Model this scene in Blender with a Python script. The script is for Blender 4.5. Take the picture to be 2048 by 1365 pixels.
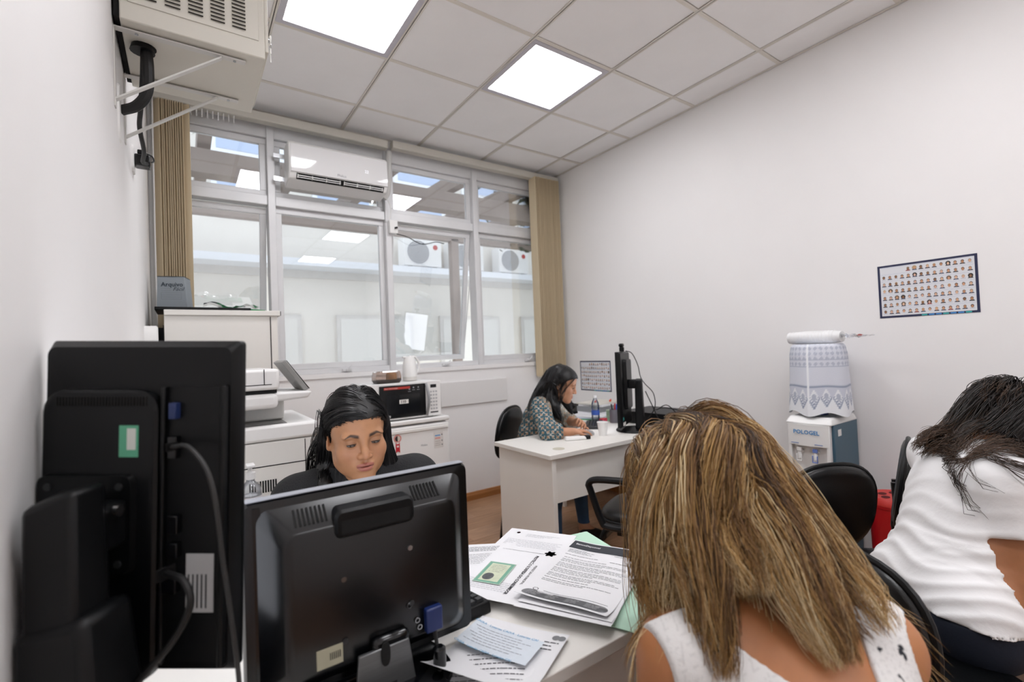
import bpy, bmesh, math, random
import numpy as np
from mathutils import Vector, Matrix

for _o in list(bpy.data.objects):
    bpy.data.objects.remove(_o)
SC = bpy.context.scene
COL = SC.collection
R = math.radians
rnd = random.Random(7)
rng = np.random.default_rng(11)

# ---------------------------------------------------------------- camera
YAW, PITCH, ROLL, FPX = .6075, .0202, -.0402, 940.3
CAMZ = 1.313
_f = Vector((math.sin(YAW) * math.cos(PITCH), math.cos(YAW) * math.cos(PITCH), math.sin(PITCH)))
_r = Vector((math.cos(YAW), -math.sin(YAW), 0))
_u = _r.cross(_f)
_r2 = _r * math.cos(ROLL) + _u * math.sin(ROLL)
_u2 = -_r * math.sin(ROLL) + _u * math.cos(ROLL)
cam_data = bpy.data.cameras.new('camera')
cam = bpy.data.objects.new('camera', cam_data)
COL.objects.link(cam)
cam.matrix_world = Matrix(((_r2.x, _u2.x, -_f.x, 0), (_r2.y, _u2.y, -_f.y, 0), (_r2.z, _u2.z, -_f.z, CAMZ), (0, 0, 0, 1)))
cam_data.sensor_width = 36
cam_data.lens = FPX * 36 / 2048
cam_data.clip_start = .05
cam_data.dof.use_dof = True
cam_data.dof.focus_distance = 1.45
cam_data.dof.aperture_fstop = 2.8
SC.camera = cam

# ---------------------------------------------------------------- world and exposure
world = bpy.data.worlds.new('overcast_sky')
SC.world = world
world.use_nodes = True
_bg = world.node_tree.nodes['Background']
_bg.inputs[0].default_value = (.88, .94, 1.0, 1)
_bg.inputs[1].default_value = 2.0
SC.view_settings.view_transform = 'Standard'
SC.view_settings.look = 'None'
SC.view_settings.gamma = 1
SC.view_settings.use_curve_mapping = False
SC.view_settings.exposure = 0.28
PANEL_POWER = 12.6
SC.cycles.max_bounces = 8
SC.cycles.glossy_bounces = 3

# room
XL, XR, YW, YB, ZC = -.17, 3.17, 3.69, -2.4, 3.077

# ---------------------------------------------------------------- materials
def lin(c):
    if isinstance(c, str):
        c = [int(c[i:i + 2], 16) / 255 for i in (0, 2, 4)]
    return tuple((v / 12.92 if v <= .04045 else ((v + .055) / 1.055) ** 2.4) for v in c[:3])

MATS = {}
def mat(name, col, rough=.5, metal=0., spec=.5, vary=0., vscale=8., bump=0., bscale=60., emit=0., alpha=1., coat=0., stretch=None, trans=0., sss=0., vcol=False):
    if name in MATS:
        return MATS[name]
    m = bpy.data.materials.new(name)
    m.use_nodes = True
    nt = m.node_tree
    b = nt.nodes['Principled BSDF']
    c = lin(col)
    b.inputs['Base Color'].default_value = (*c, 1)
    b.inputs['Roughness'].default_value = rough
    b.inputs['Metallic'].default_value = metal
    b.inputs['Specular IOR Level'].default_value = spec
    b.inputs['Coat Weight'].default_value = coat
    if trans:
        b.inputs['Transmission Weight'].default_value = trans
    if alpha < 1:
        b.inputs['Alpha'].default_value = alpha
    if sss:
        b.inputs['Subsurface Weight'].default_value = sss
        b.inputs['Subsurface Radius'].default_value = (.9, .35, .2)
        b.inputs['Subsurface Scale'].default_value = .008
    if emit:
        b.inputs['Emission Color'].default_value = (*c, 1)
        b.inputs['Emission Strength'].default_value = emit
    def coords(scale):
        tc = nt.nodes.new('ShaderNodeTexCoord')
        mp = nt.nodes.new('ShaderNodeMapping')
        mp.inputs['Scale'].default_value = stretch if stretch else (1, 1, 1)
        nt.links.new(tc.outputs['Object'], mp.inputs[0])
        nz = nt.nodes.new('ShaderNodeTexNoise')
        nz.inputs['Scale'].default_value = scale
        nz.inputs['Detail'].default_value = 4
        nt.links.new(mp.outputs[0], nz.inputs['Vector'])
        return nz
    src = None
    if vcol:
        at = nt.nodes.new('ShaderNodeAttribute')
        at.attribute_name = 'Col'
        src = at.outputs['Color']
        nt.links.new(src, b.inputs['Base Color'])
    if vary:
        nz = coords(vscale)
        mr = nt.nodes.new('ShaderNodeMapRange')
        mr.inputs[1].default_value, mr.inputs[2].default_value = .3, .7
        mr.inputs[3].default_value, mr.inputs[4].default_value = 1 - vary, 1 + vary * .5
        nt.links.new(nz.outputs[0], mr.inputs[0])
        mx = nt.nodes.new('ShaderNodeMix')
        mx.data_type = 'RGBA'
        mx.blend_type = 'MULTIPLY'
        mx.inputs[0].default_value = 1
        if src is not None:
            nt.links.new(src, mx.inputs[6])
        else:
            mx.inputs[6].default_value = (*c, 1)
        nt.links.new(mr.outputs[0], mx.inputs[7])
        nt.links.new(mx.outputs[2], b.inputs['Base Color'])
    if bump:
        nz = coords(bscale)
        bp = nt.nodes.new('ShaderNodeBump')
        bp.inputs['Strength'].default_value = bump
        bp.inputs['Distance'].default_value = .004
        nt.links.new(nz.outputs[0], bp.inputs['Height'])
        nt.links.new(bp.outputs[0], b.inputs['Normal'])
    MATS[name] = m
    return m

def glass_mat(name, tint='ffffff', refl=1.0, rough=0.0, ior=1.5):
    if name in MATS:
        return MATS[name]
    m = bpy.data.materials.new(name)
    m.use_nodes = True
    nt = m.node_tree
    nt.nodes.clear()
    out = nt.nodes.new('ShaderNodeOutputMaterial')
    tr = nt.nodes.new('ShaderNodeBsdfTransparent')
    tr.inputs[0].default_value = (*lin(tint), 1)
    gl = nt.nodes.new('ShaderNodeBsdfGlossy')
    gl.inputs['Roughness'].default_value = rough
    gl.inputs['Color'].default_value = (1, 1, 1, 1)
    fr = nt.nodes.new('ShaderNodeFresnel')
    fr.inputs[0].default_value = ior
    ml = nt.nodes.new('ShaderNodeMath')
    ml.operation = 'MULTIPLY'
    ml.use_clamp = True
    ml.inputs[1].default_value = refl
    nt.links.new(fr.outputs[0], ml.inputs[0])
    mx = nt.nodes.new('ShaderNodeMixShader')
    nt.links.new(ml.outputs[0], mx.inputs[0])
    nt.links.new(tr.outputs[0], mx.inputs[1])
    nt.links.new(gl.outputs[0], mx.inputs[2])
    nt.links.new(mx.outputs[0], out.inputs[0])
    MATS[name] = m
    return m

# ---------------------------------------------------------------- objects
def tag(o, label=None, cat=None, group=None, kind=None):
    if label: o['label'] = label
    if cat: o['category'] = cat
    if group: o['group'] = group
    if kind: o['kind'] = kind
    return o

def thing(name, label, cat, loc=(0, 0, 0), rz=0., group=None, rx=0., ry=0.):
    o = bpy.data.objects.new(name, None)
    o.empty_display_size = .05
    COL.objects.link(o)
    o.location = loc
    o.rotation_euler = (rx, ry, rz)
    return tag(o, label, cat, group)

def link_mesh(name, me, m, parent=None, smooth=35, bevel=0., loc=None, rot=None):
    o = bpy.data.objects.new(name, me)
    COL.objects.link(o)
    if m is not None and not me.materials:
        for q in (m if isinstance(m, (list, tuple)) else [m]):
            me.materials.append(q)
    if parent is not None:
        o.parent = parent
    if loc is not None:
        o.location = loc
    if rot is not None:
        o.rotation_euler = rot
    if smooth:
        me.shade_smooth()
        me.set_sharp_from_angle(angle=R(smooth))
    if bevel:
        md = o.modifiers.new('edge', 'BEVEL')
        md.width = bevel
        md.segments = 2
        md.limit_method = 'ANGLE'
        md.angle_limit = R(40)
        md.harden_normals = False
    return o

class MB:
    """collects shapes; build() links them as one mesh object"""
    def __init__(s):
        s.v, s.f, s.mi, s.cur = [], [], [], 0
    def mat(s, i):
        s.cur = i
        return s
    def add(s, vs, fs):
        n = len(s.v)
        s.v += [tuple(float(c) for c in q) for q in vs]
        s.f += [tuple(n + i for i in q) for q in fs]
        s.mi += [s.cur] * len(fs)
        return s
    def bb(s, x0, x1, y0, y1, z0, z1):
        return s.add([(x0, y0, z0), (x1, y0, z0), (x1, y1, z0), (x0, y1, z0), (x0, y0, z1), (x1, y0, z1), (x1, y1, z1), (x0, y1, z1)],
                     [(0, 3, 2, 1), (4, 5, 6, 7), (0, 1, 5, 4), (1, 2, 6, 5), (2, 3, 7, 6), (3, 0, 4, 7)])
    def box(s, c, d):
        return s.bb(c[0] - d[0] / 2, c[0] + d[0] / 2, c[1] - d[1] / 2, c[1] + d[1] / 2, c[2] - d[2] / 2, c[2] + d[2] / 2)
    def hexa(s, pts):
        return s.add(pts, [(0, 3, 2, 1), (4, 5, 6, 7), (0, 1, 5, 4), (1, 2, 6, 5), (2, 3, 7, 6), (3, 0, 4, 7)])
    def bar(s, a, b, w, h, up=(0, 0, 1)):
        a, b = Vector(a), Vector(b)
        d = (b - a).normalized()
        up = Vector(up)
        sd = d.cross(up)
        if sd.length < 1e-4:
            sd = d.cross(Vector((1, 0, 0)))
        sd.normalize()
        t = sd.cross(d)
        sd *= w / 2
        t *= h / 2
        return s.hexa([a - sd - t, a + sd - t, b + sd - t, b - sd - t, a - sd + t, a + sd + t, b + sd + t, b - sd + t])
    def tube(s, pts, r, n=8, caps=True, closed=False, flat=1.0):
        pts = [Vector(p) for p in pts]
        m = len(pts)
        rs = r if isinstance(r, (list, tuple, np.ndarray)) else [r] * m
        up = Vector((0, 0, 1))
        prev = None
        vs = []
        for i, p in enumerate(pts):
            if closed:
                d = pts[(i + 1) % m] - pts[i - 1]
            else:
                d = pts[min(i + 1, m - 1)] - pts[max(i - 1, 0)]
            if d.length < 1e-9:
                d = Vector((0, 0, 1))
            d.normalize()
            if prev is None:
                a = d.cross(up)
                if a.length < .05:
                    a = d.cross(Vector((1, 0, 0)))
            else:
                a = prev - d * prev.dot(d)
                if a.length < 1e-6:
                    a = d.cross(up)
            a.normalize()
            prev = a
            b = d.cross(a)
            for k in range(n):
                t = 2 * math.pi * k / n
                vs.append(p + (a * math.cos(t) + b * (math.sin(t) * flat)) * rs[i])
        fs = []
        for i in range(m if closed else m - 1):
            j = (i + 1) % m
            for k in range(n):
                l = (k + 1) % n
                fs.append((i * n + k, j * n + k, j * n + l, i * n + l))
        if caps and not closed:
            fs.append(tuple(range(n)))
            fs.append(tuple((m - 1) * n + k for k in reversed(range(n))))
        return s.add(vs, fs)
    def cyl(s, a, b, r0, r1=None, n=20):
        return s.tube([a, b], [r0, r0 if r1 is None else r1], n)
    def lathe(s, prof, c=(0, 0, 0), n=28, sx=1., sy=1.):
        vs, fs = [], []
        m = len(prof)
        for (r, z) in prof:
            for k in range(n):
                t = 2 * math.pi * k / n
                vs.append((c[0] + sx * r * math.cos(t), c[1] + sy * r * math.sin(t), c[2] + z))
        for i in range(m - 1):
            for k in range(n):
                l = (k + 1) % n
                fs.append((i * n + k, i * n + l, (i + 1) * n + l, (i + 1) * n + k))
        fs.append(tuple(reversed(range(n))))
        fs.append(tuple((m - 1) * n + k for k in range(n)))
        return s.add(vs, fs)
    def loft(s, rings, caps=True, closed=True):
        n = len(rings[0])
        vs = [tuple(p) for r in rings for p in r]
        fs = []
        for i in range(len(rings) - 1):
            for k in range(n if closed else n - 1):
                l = (k + 1) % n
                fs.append((i * n + k, i * n + l, (i + 1) * n + l, (i + 1) * n + k))
        if caps:
            fs.append(tuple(reversed(range(n))))
            fs.append(tuple((len(rings) - 1) * n + k for k in range(n)))
        return s.add(vs, fs)
    def prism(s, poly, h0, h1, axis='z'):
        n = len(poly)
        def put(p, h):
            return {'z': (p[0], p[1], h), 'y': (p[0], h, p[1]), 'x': (h, p[0], p[1])}[axis]
        return s.add([put(p, h0) for p in poly] + [put(p, h1) for p in poly],
                     [tuple(reversed(range(n))), tuple(range(n, 2 * n))] + [(k, (k + 1) % n, n + (k + 1) % n, n + k) for k in range(n)])
    def mesh(s, name):
        me = bpy.data.meshes.new(name)
        me.from_pydata(s.v, [], s.f)
        if any(s.mi):
            me.polygons.foreach_set('material_index', s.mi)
        bm = bmesh.new()
        bm.from_mesh(me)
        bmesh.ops.recalc_face_normals(bm, faces=bm.faces)
        bm.to_mesh(me)
        bm.free()
        return me
    def build(s, name, m, parent=None, smooth=35, bevel=0., loc=None, rot=None):
        return link_mesh(name, s.mesh(name), m, parent, smooth, bevel, loc, rot)

def copy_part(src, parent, loc=None, rot=None, name=None, m=None):
    c = src.copy()
    COL.objects.link(c)
    c.parent = parent
    if loc is not None: c.location = loc
    if rot is not None: c.rotation_euler = rot
    if m is not None:
        c.material_slots[0].link = 'OBJECT'
        c.material_slots[0].material = m
    return c

def superell(w, h, n=40, e=2.6, cx=0, cy=0):
    out = []
    for k in range(n):
        t = 2 * math.pi * k / n
        c, s_ = math.cos(t), math.sin(t)
        out.append((cx + w / 2 * math.copysign(abs(c) ** (2 / e), c), cy + h / 2 * math.copysign(abs(s_) ** (2 / e), s_)))
    return out

def rrect(w, h, r, n=5, cx=0, cy=0):
    out = []
    for (sx, sy, a0) in ((1, 1, 0), (-1, 1, 90), (-1, -1, 180), (1, -1, 270)):
        for k in range(n + 1):
            a = R(a0 + 90 * k / n)
            out.append((cx + sx * (w / 2 - r) + r * math.cos(a), cy + sy * (h / 2 - r) + r * math.sin(a)))
    return out

def spline(ctrl, n=10):
    """Catmull-Rom through control points"""
    P = [Vector(p) for p in ctrl]
    P = [P[0] * 2 - P[1]] + P + [P[-1] * 2 - P[-2]]
    out = []
    for i in range(1, len(P) - 2):
        for k in range(n):
            t = k / n
            out.append(.5 * ((2 * P[i]) + (P[i + 1] - P[i - 1]) * t + (2 * P[i - 1] - 5 * P[i] + 4 * P[i + 1] - P[i + 2]) * t * t + (3 * P[i] - P[i - 1] - 3 * P[i + 1] + P[i + 2]) * t ** 3))
    out.append(P[-2])
    return out

def text_mb(txt, size, mb=None, pos=(0, 0), rot=0., shear=0., sx=1., align='LEFT', bold=0.):
    """flat lettering as triangles in the xy plane"""
    cu = bpy.data.curves.new('lettering', 'FONT')
    cu.body = txt
    cu.size = size
    cu.align_x = align
    cu.shear = shear
    cu.offset = bold
    cu.resolution_u = 2
    ob = bpy.data.objects.new('lettering', cu)
    COL.objects.link(ob)
    dg = bpy.context.evaluated_depsgraph_get()
    me = bpy.data.meshes.new_from_object(ob.evaluated_get(dg))
    c, s_ = math.cos(rot), math.sin(rot)
    vs = [(pos[0] + c * v.co.x * sx - s_ * v.co.y, pos[1] + s_ * v.co.x * sx + c * v.co.y, 0) for v in me.vertices]
    fs = [tuple(p.vertices) for p in me.polygons]
    bpy.data.objects.remove(ob)
    bpy.data.curves.remove(cu)
    bpy.data.meshes.remove(me)
    mb = mb or MB()
    mb.add(vs, fs)
    return mb

def flat_quad(mb, x0, x1, y0, y1):
    return mb.add([(x0, y0, 0), (x1, y0, 0), (x1, y1, 0), (x0, y1, 0)], [(0, 1, 2, 3)])

def map_flat(mb, fn):
    mb.v = [tuple(fn(*p)) for p in mb.v]
    return mb

# palette
WHITE = mat('white_paint', 'f1efee', .6, vary=.025, vscale=1.2, bump=.04, bscale=90)
ALU = mat('brushed_aluminium_frame', 'dededf', .4, metal=.12, vary=.05, vscale=5)
BLACKP = mat('black_plastic', '060709', .42, spec=.3, bump=.05, bscale=900)
BLACKG = mat('black_gloss_plastic', '0a0b0e', .16)
DARKG = mat('dark_grey_plastic', '2b2c2e', .45)
VINYL = mat('black_vinyl', '08090b', .3, bump=.12, bscale=220)
LAM = mat('light_grey_laminate', 'e6e3dd', .45, vary=.015, vscale=3)
WPLA = mat('white_plastic', 'eeedeb', .32)
CREAMP = mat('cream_plastic', 'e6e4df', .4)
CHROME = mat('chrome_metal', 'bfc0c2', .2, metal=1)
STEELW = mat('white_enamelled_steel', 'd8d6d1', .4, vary=.02)
CABLE = mat('black_cable_rubber', '0b0b0c', .5)
INK = mat('black_ink', '26262a', .8)
GINK = mat('grey_ink', '85868a', .8)
GAP = mat('dark_gap', '0a0a0a', .9)
# ================================================================ ROOM
def structure(name, o_or_mb, m=None, **k):
    o = o_or_mb.build(name, m, **k) if isinstance(o_or_mb, MB) else o_or_mb
    return tag(o, kind='structure')

# floor of laminate planks
_fl = structure('floor', MB().bb(XL - .1, XR + .1, YB - .1, YW + .1, -.06, -.008), mat('floor_screed', '5c4634', .8), smooth=0)
tag(_fl, 'brown wood laminate floor of the office')
plank_mats = [mat('laminate_oak_%s' % w, c, .38, vary=.22, vscale=5, stretch=(1, 9, 1), bump=.03, bscale=30) for w, c in
              (('mid', 'b68d6c'), ('light', 'bc9373'), ('dark', 'b08766'))]
PW, PL = .196, 1.29
_pm = MB().bb(0, PL - .0012, 0, PW - .0012, -.008, 0).mesh('plank')
row = 0
y = YB
while y < YW:
    x = XL - .1 - (row * .47) % 1.2
    while x < XR + .05:
        x0, x1, y1 = max(x, XL - .05), min(x + PL, XR + .05), min(y + PW, YW + .05)
        if x1 - x0 > .02:
            o = bpy.data.objects.new('plank', _pm)
            COL.objects.link(o)
            o.parent = _fl
            o.location = (x0, y, 0)
            o.scale = ((x1 - x0) / PL, (y1 - y) / PW, 1)
            if not _pm.materials:
                _pm.materials.append(plank_mats[0])
            o.material_slots[0].link = 'OBJECT'
            o.material_slots[0].material = plank_mats[rnd.randrange(3)]
        x += PL
    y += PW
    row += 1

structure('wall_left', MB().bb(XL - .12, XL, YB - .12, YW + .35, 0, ZC + .3), WHITE, smooth=0)
structure('wall_right', MB().bb(XR, XR + .12, YB - .12, YW + .35, 0, ZC + .3), WHITE, smooth=0)
structure('wall_back', MB().bb(XL, XR, YB - .12, YB, 0, ZC + .3), WHITE, smooth=0)
SILL = 1.185
structure('wall_window', MB().bb(XL, XR, YW, YW + .13, 0, SILL).bb(XL, XR, YW - .012, YW + .13, SILL - .025, SILL + .01)
          .bb(XL, XR, YW, YW + .2, 3.02, ZC + .3), WHITE, smooth=0)
WOODB = mat('baseboard_wood', 'a9713f', .4, vary=.18, vscale=6, stretch=(1, 12, 12))
_bp = [(0, 0), (-.016, 0), (-.016, .045), (-.011, .052), (-.009, .066), (0, .07)]
structure('baseboard_window', MB().prism([(YW + a, b) for a, b in _bp], XL, XR, 'x'), WOODB)
structure('baseboard_right', MB().prism([(XR + a, b) for a, b in _bp], YB, YW, 'y'), WOODB)
structure('baseboard_left', MB().prism([(XL - a, b) for a, b in _bp], YB, YW, 'y'), WOODB)
structure('trim_1', MB().bb(1.79, 2.475, YW - .018, YW, .85, 1.06), mat('cover_plate_white', 'e4e2e0', .5), bevel=.004)

# ceiling: tee grid and tiles
TX, TY, TS, TR_ = .407, 2.655, .625, .6155
_ce = structure('ceiling', MB().bb(XL - .1, XR + .1, YB - .1, YW + .1, ZC + .03, ZC + .08), mat('ceiling_void', '8a8886', .9), smooth=0)
TILE = mat('ceiling_tile_white', 'fbfafa', .85, vary=.03, vscale=2, bump=.05, bscale=140)
TEE = mat('ceiling_tee_cream', 'e6e1d8', .5)
xs_ = [XL] + [TX + i * TS for i in range(0, 5)] + [XR]
ys_ = [YW] + [TY + j * TR_ for j in range(1, -9, -1) if YB < TY + j * TR_] + [YB]
LIGHTS = {(1, 2), (3, 2), (1, 5), (3, 5), (1, 8), (3, 8)}  # front pair is in view; the rear four are unseen, added to light the room
_tm = MB().bb(0, 1, 0, 1, 0, 1).mesh('ceiling_tile')
_tm.materials.append(TILE)
for i in range(len(xs_) - 1):
    for j in range(len(ys_) - 1):
        x0, x1, y0, y1 = xs_[i], xs_[i + 1], ys_[j + 1], ys_[j]
        if (i, j) in LIGHTS:
            continue
        o = bpy.data.objects.new('ceiling_tile', _tm)
        COL.objects.link(o)
        o.parent = _ce
        g = .0125
        o.location = (x0 + g, y0 + g, ZC + rnd.uniform(.0035, .0065))
        o.scale = (x1 - x0 - 2 * g, y1 - y0 - 2 * g, .015)
        o.rotation_euler = (rnd.uniform(-.002, .002), rnd.uniform(-.002, .002), 0)
for k, x in enumerate(xs_):
    w = .012 if k not in (0, len(xs_) - 1) else .02
    MB().bb(x - w, x + w, YB, YW, ZC, ZC + .003).bb(x - .002, x + .002, YB, YW, ZC, ZC + .03).build('ceiling_tee', TEE, _ce, smooth=0)
for k, yy in enumerate(ys_):
    for i in range(len(xs_) - 1):
        if k in (0, len(ys_) - 1) and i: continue
        a, b = (xs_[i] + .012, xs_[i + 1] - .012) if k not in (0, len(ys_) - 1) else (XL, XR)
        MB().bb(a, b, yy - .012, yy + .012, ZC + .0005, ZC + .0035).bb(a, b, yy - .002, yy + .002, ZC, ZC + .03).build('ceiling_tee', TEE, _ce, smooth=0)

LEDF = mat('led_panel_frame', 'c9c7cf', .4)
LEDE = mat('led_panel_diffuser', 'fbfbff', .5, emit=PANEL_POWER)
LAB = {(1, 2): 'bright square ceiling light panel nearest the vented metal cabinet', (3, 2): 'bright square ceiling light panel in the middle of the ceiling',
       (1, 5): 'added unseen square ceiling light panel above the camera on the left', (3, 5): 'added unseen square ceiling light panel behind the camera on the right',
       (1, 8): 'added unseen square ceiling light panel near the back wall, left one', (3, 8): 'added unseen square ceiling light panel near the back wall, right one'}
for (i, j) in sorted(LIGHTS):
    if j + 1 >= len(ys_): continue
    x0, x1, y0, y1 = xs_[i] + .013, xs_[i + 1] - .013, ys_[j + 1] + .013, ys_[j] - .013
    cx, cy = (x0 + x1) / 2, (y0 + y1) / 2
    t = thing('ceiling_light', LAB[(i, j)], 'ceiling light', (cx, cy, ZC), group='square light panels in the ceiling')
    hx, hy = (x1 - x0) / 2, (y1 - y0) / 2
    w = .032
    MB().bb(-hx, hx, -hy, -hy + w, -.003, .012).bb(-hx, hx, hy - w, hy, -.003, .012).bb(-hx, -hx + w, -hy + w, hy - w, -.003, .012).bb(hx - w, hx, -hy + w, hy - w, -.003, .012).build('frame', LEDF, t, smooth=0)
    MB().bb(-hx + w, hx - w, -hy + w, hy - w, .002, .01).build('diffuser', LEDE, t, smooth=0)

# ---------------------------------------------------------------- windows
GLASS = glass_mat('window_glass', 'f2f4f6', 3.0)
def rail(mb, x0, x1, z0, z1, y0, y1):
    return mb.bb(x0, x1, y0, y1, z0, z1)
WX = [XL, .53, 1.385, 2.215, XR]
ZT = 2.94
TRZ = 2.455
YG = YW + .065
def sash(parent, name, x0, x1, z0, z1, w=.042, tilt=0., y=YG, drop=0.):
    """a sash frame of four rails around a pane; the tilted ones hinge along their top edge"""
    s_ = bpy.data.objects.new(name, None)
    COL.objects.link(s_)
    s_.parent = parent
    s_.location = (0, y, z1 - drop)
    s_.rotation_euler = (tilt, 0, 0)
    h = z1 - z0
    MB().bb(x0, x1, -.018, .018, -w, 0).build('rail', ALU, s_, bevel=.003)
    MB().bb(x0, x1, -.018, .018, -h, -h + w).build('rail', ALU, s_, bevel=.003)
    MB().bb(x0, x0 + w, -.0175, .0175, -h + w, -w).build('stile', ALU, s_, bevel=.003)
    MB().bb(x1 - w, x1, -.0175, .0175, -h + w, -w).build('stile', ALU, s_, bevel=.003)
    MB().bb(x0 + w - .004, x1 - w + .004, -.003, .003, -h + w - .004, -w + .004).build('pane', GLASS, s_, smooth=0)
    return s_
for n in range(4):
    a, b = WX[n], WX[n + 1]
    w = bpy.data.objects.new('window_%d' % (n + 1), None)
    COL.objects.link(w)
    tag(w, kind='structure')
    h = .025
    MB().bb(a, b, YW + .02, YW + .12, ZT - .03, 3.03).build('head_rail', ALU, w, bevel=.003)
    MB().bb(a, b, YW + .015, YW + .12, SILL + .01, SILL + .05).build('sill_rail', ALU, w, bevel=.003)
    MB().bb(a + h, b - h, YW + .012, YW + .11, TRZ - .035, TRZ + .035).build('transom', ALU, w, bevel=.004)
    if n < 3:
        MB().bb(b - h, b + h, YW + .0, YW + .12, SILL + .01, 3.02).build('mullion', ALU, w, bevel=.004)
    else:
        MB().bb(b - h, b, YW + .01, YW + .12, SILL + .01, 3.02).build('jamb', ALU, w, bevel=.003)
    if n == 0:
        MB().bb(a, a + h, YW + .01, YW + .12, SILL + .01, 3.02).build('jamb', ALU, w, bevel=.003)
    sash(w, 'upper_sash', a + h, b - h, TRZ + .036, ZT - .031)
    if n in (0, 2):
        sash(w, 'lower_sash', a + h + .004, b - h - .004, SILL + .055, TRZ - .045, tilt=R(9.5), y=YG + .02)
    else:
        sash(w, 'lower_sash', a + h, b - h, SILL + .051, TRZ - .036)
    # latch at the lower rail
    cx = (a + b) / 2 + .06
    MB().bb(cx - .035, cx + .035, YW - .005, YW + .02, SILL + .02, SILL + .04).cyl((cx, YW + .0, SILL + .03), (cx, YW - .02, SILL + .03), .012).bar((cx, YW - .022, SILL + .03), (cx + .03, YW - .026, SILL + .065), .012, .008).build('latch', ALU, w)
# stay arm of the tilted sash
MB().bar((2.17, YW + .08, 1.95), (2.16, YW + .2, 1.4), .012, .004, up=(1, 0, 0)).build('stay_arm', ALU, bpy.data.objects['window_3'])

# ---------------------------------------------------------------- outside, across the courtyard
BEIGE = mat('stucco_beige', 'e0dbd3', .9, vary=.06, vscale=1, bump=.1, bscale=20)
FRAMEB = mat('outside_frame_white', 'f0f3f8', .5)
PANEB = mat('outside_pane_blue', 'b4c4e0', .2)
BEAM = mat('pergola_beam', '8f827a', .8, vary=.12, vscale=4)
GREYB = mat('outside_wall_grey', 'cfcbc6', .9, vary=.05)
FY = 9.0
bld = thing('building', 'beige building with blue-white windows across the courtyard', 'building', (2.5, FY, 0))
MB().bb(-9, 11, 0, .3, -1, 7.5).build('facade', BEIGE, bld, smooth=0)
MB().bb(-9, 11, -.5, 0, 2.9, 3.02).build('ledge', FRAMEB, bld, smooth=0)
MB().bb(-9, 11, -.03, 0, 2.76, 2.9).build('band', GREYB, bld, smooth=0)
for k in range(12):
    for (z0, z1) in ((3.75, 4.55), (4.75, 5.8)):
        x = -8.3 + k * 1.55
        wn = MB().bb(x, x + 1.1, -.07, 0, z0, z1).build('window', FRAMEB, bld, smooth=0)
        MB().bb(x + .08, x + 1.02, -.08, -.068, z0 + .08, z1 - .08).build('pane', PANEB, wn, smooth=0)
for k in range(8):
    x = -6.5 + k * 2.1
    wn = MB().bb(x, x + 1.5, -.06, 0, 1.0, 2.1).build('window', GREYB, bld, smooth=0)
    MB().bb(x + .07, x + 1.43, -.07, -.058, 1.07, 2.03).build('pane', mat('outside_pane_grey', 'd9d6d0', .2), wn, smooth=0)
for k, x in enumerate((3.9, 4.9, 6.1)):
    c = thing('condenser_unit', ('white outdoor condenser unit seen through the tilted window', 'white outdoor condenser unit beside the window mullion', 'white outdoor condenser unit with red badge next to the beige blind')[k],
              'air conditioner', (x, FY - .28, 3.02), group='condenser units on the ledge outside')
    MB().bb(-.4, .4, -.15, .15, .03, .58).build('casing', WPLA, c, bevel=.01)
    MB().cyl((-.1, -.151, .3), (-.1, -.158, .3), .23, n=28).build('fan_grille', mat('fan_grille_grey', '8b8d90', .6), c)
    for q in range(7):
        MB().tube([(-.1 + .033 * (q + 1) * math.cos(t * .2618), -.16, .3 + .033 * (q + 1) * math.sin(t * .2618)) for t in range(24)], .003, 5, closed=True).build('grille_ring', FRAMEB, c)
    MB().cyl((.27, -.151, .42), (.27, -.156, .42), .05).build('badge', mat('badge_red', 'b4252b', .4), c)
    MB().bb(-.3, -.22, -.12, .12, 0, .03).build('foot', DARKG, c, smooth=0)
    MB().bb(.22, .3, -.12, .12, 0, .03).build('foot', DARKG, c, smooth=0)
# pergola
pg = thing('pergola', 'brown pergola with sloping beams over the courtyard outside', 'pergola', (2.5, 5.8, 0))
for k in range(9):
    x = -4.2 + k * .95
    MB().bar((x, -1.75, 3.55), (x, 2.3, 3.75), .12, .2).build('rafter', BEAM, pg, smooth=0)
MB().bb(-5, 5, -.25, -.05, 3.22, 3.46).build('cross_beam', BEAM, pg, smooth=0)
MB().bb(-5, 5, 1.8, 1.95, 3.36, 3.58).build('cross_beam', BEAM, pg, smooth=0)
for x in (-3.0, 1.6, 4.6):
    MB().bb(x - .07, x + .07, 1.8, 1.94, -.5, 3.4).build('post', BEAM, pg, smooth=0)
tag(MB().bb(-8, 14, YW + .25, FY, -.6, -.5).build('courtyard_ground', mat('courtyard_paving', 'd0ccc4', .9, vary=.1)), kind='structure')
# palm frond hanging outside the upper left pane
LEAF = mat('palm_leaf_green', '5c7c4a', .6, vary=.2, vscale=10)
def frond(name, label, base, dirs, n=16, L=.5, group=None):
    t = thing(name, label, 'plant', base, group=group)
    mid = spline(dirs, 6)
    MB().tube(mid, [.012 * (1 - .8 * i / len(mid)) for i in range(len(mid))], 6).build('stem', LEAF, t)
    for k in range(n):
        p = mid[int(2 + (len(mid) - 3) * k / n)]
        for sd in (-1, 1):
            l = L * (1 - .5 * abs(k / n - .4))
            d = Vector((sd * .55 + rnd.uniform(-.15, .15), rnd.uniform(-.2, .2), -.8)).normalized() * l
            q = Vector((.012, 0, .006))
            MB().add([p - q, p + q, p + d * .6 + q * 1.6, p + d, p + d * .6 - q * 1.6], [(0, 1, 2, 3, 4)]).build('leaflet', LEAF, t, smooth=0)
frond('palm_frond', 'green palm frond hanging outside the upper left pane', (.02, 4.6, 3.75), [(-.35, 0, .3), (-.1, 0, .1), (.15, 0, -.1), (.3, 0, -.42)], 14, .42)
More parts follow.
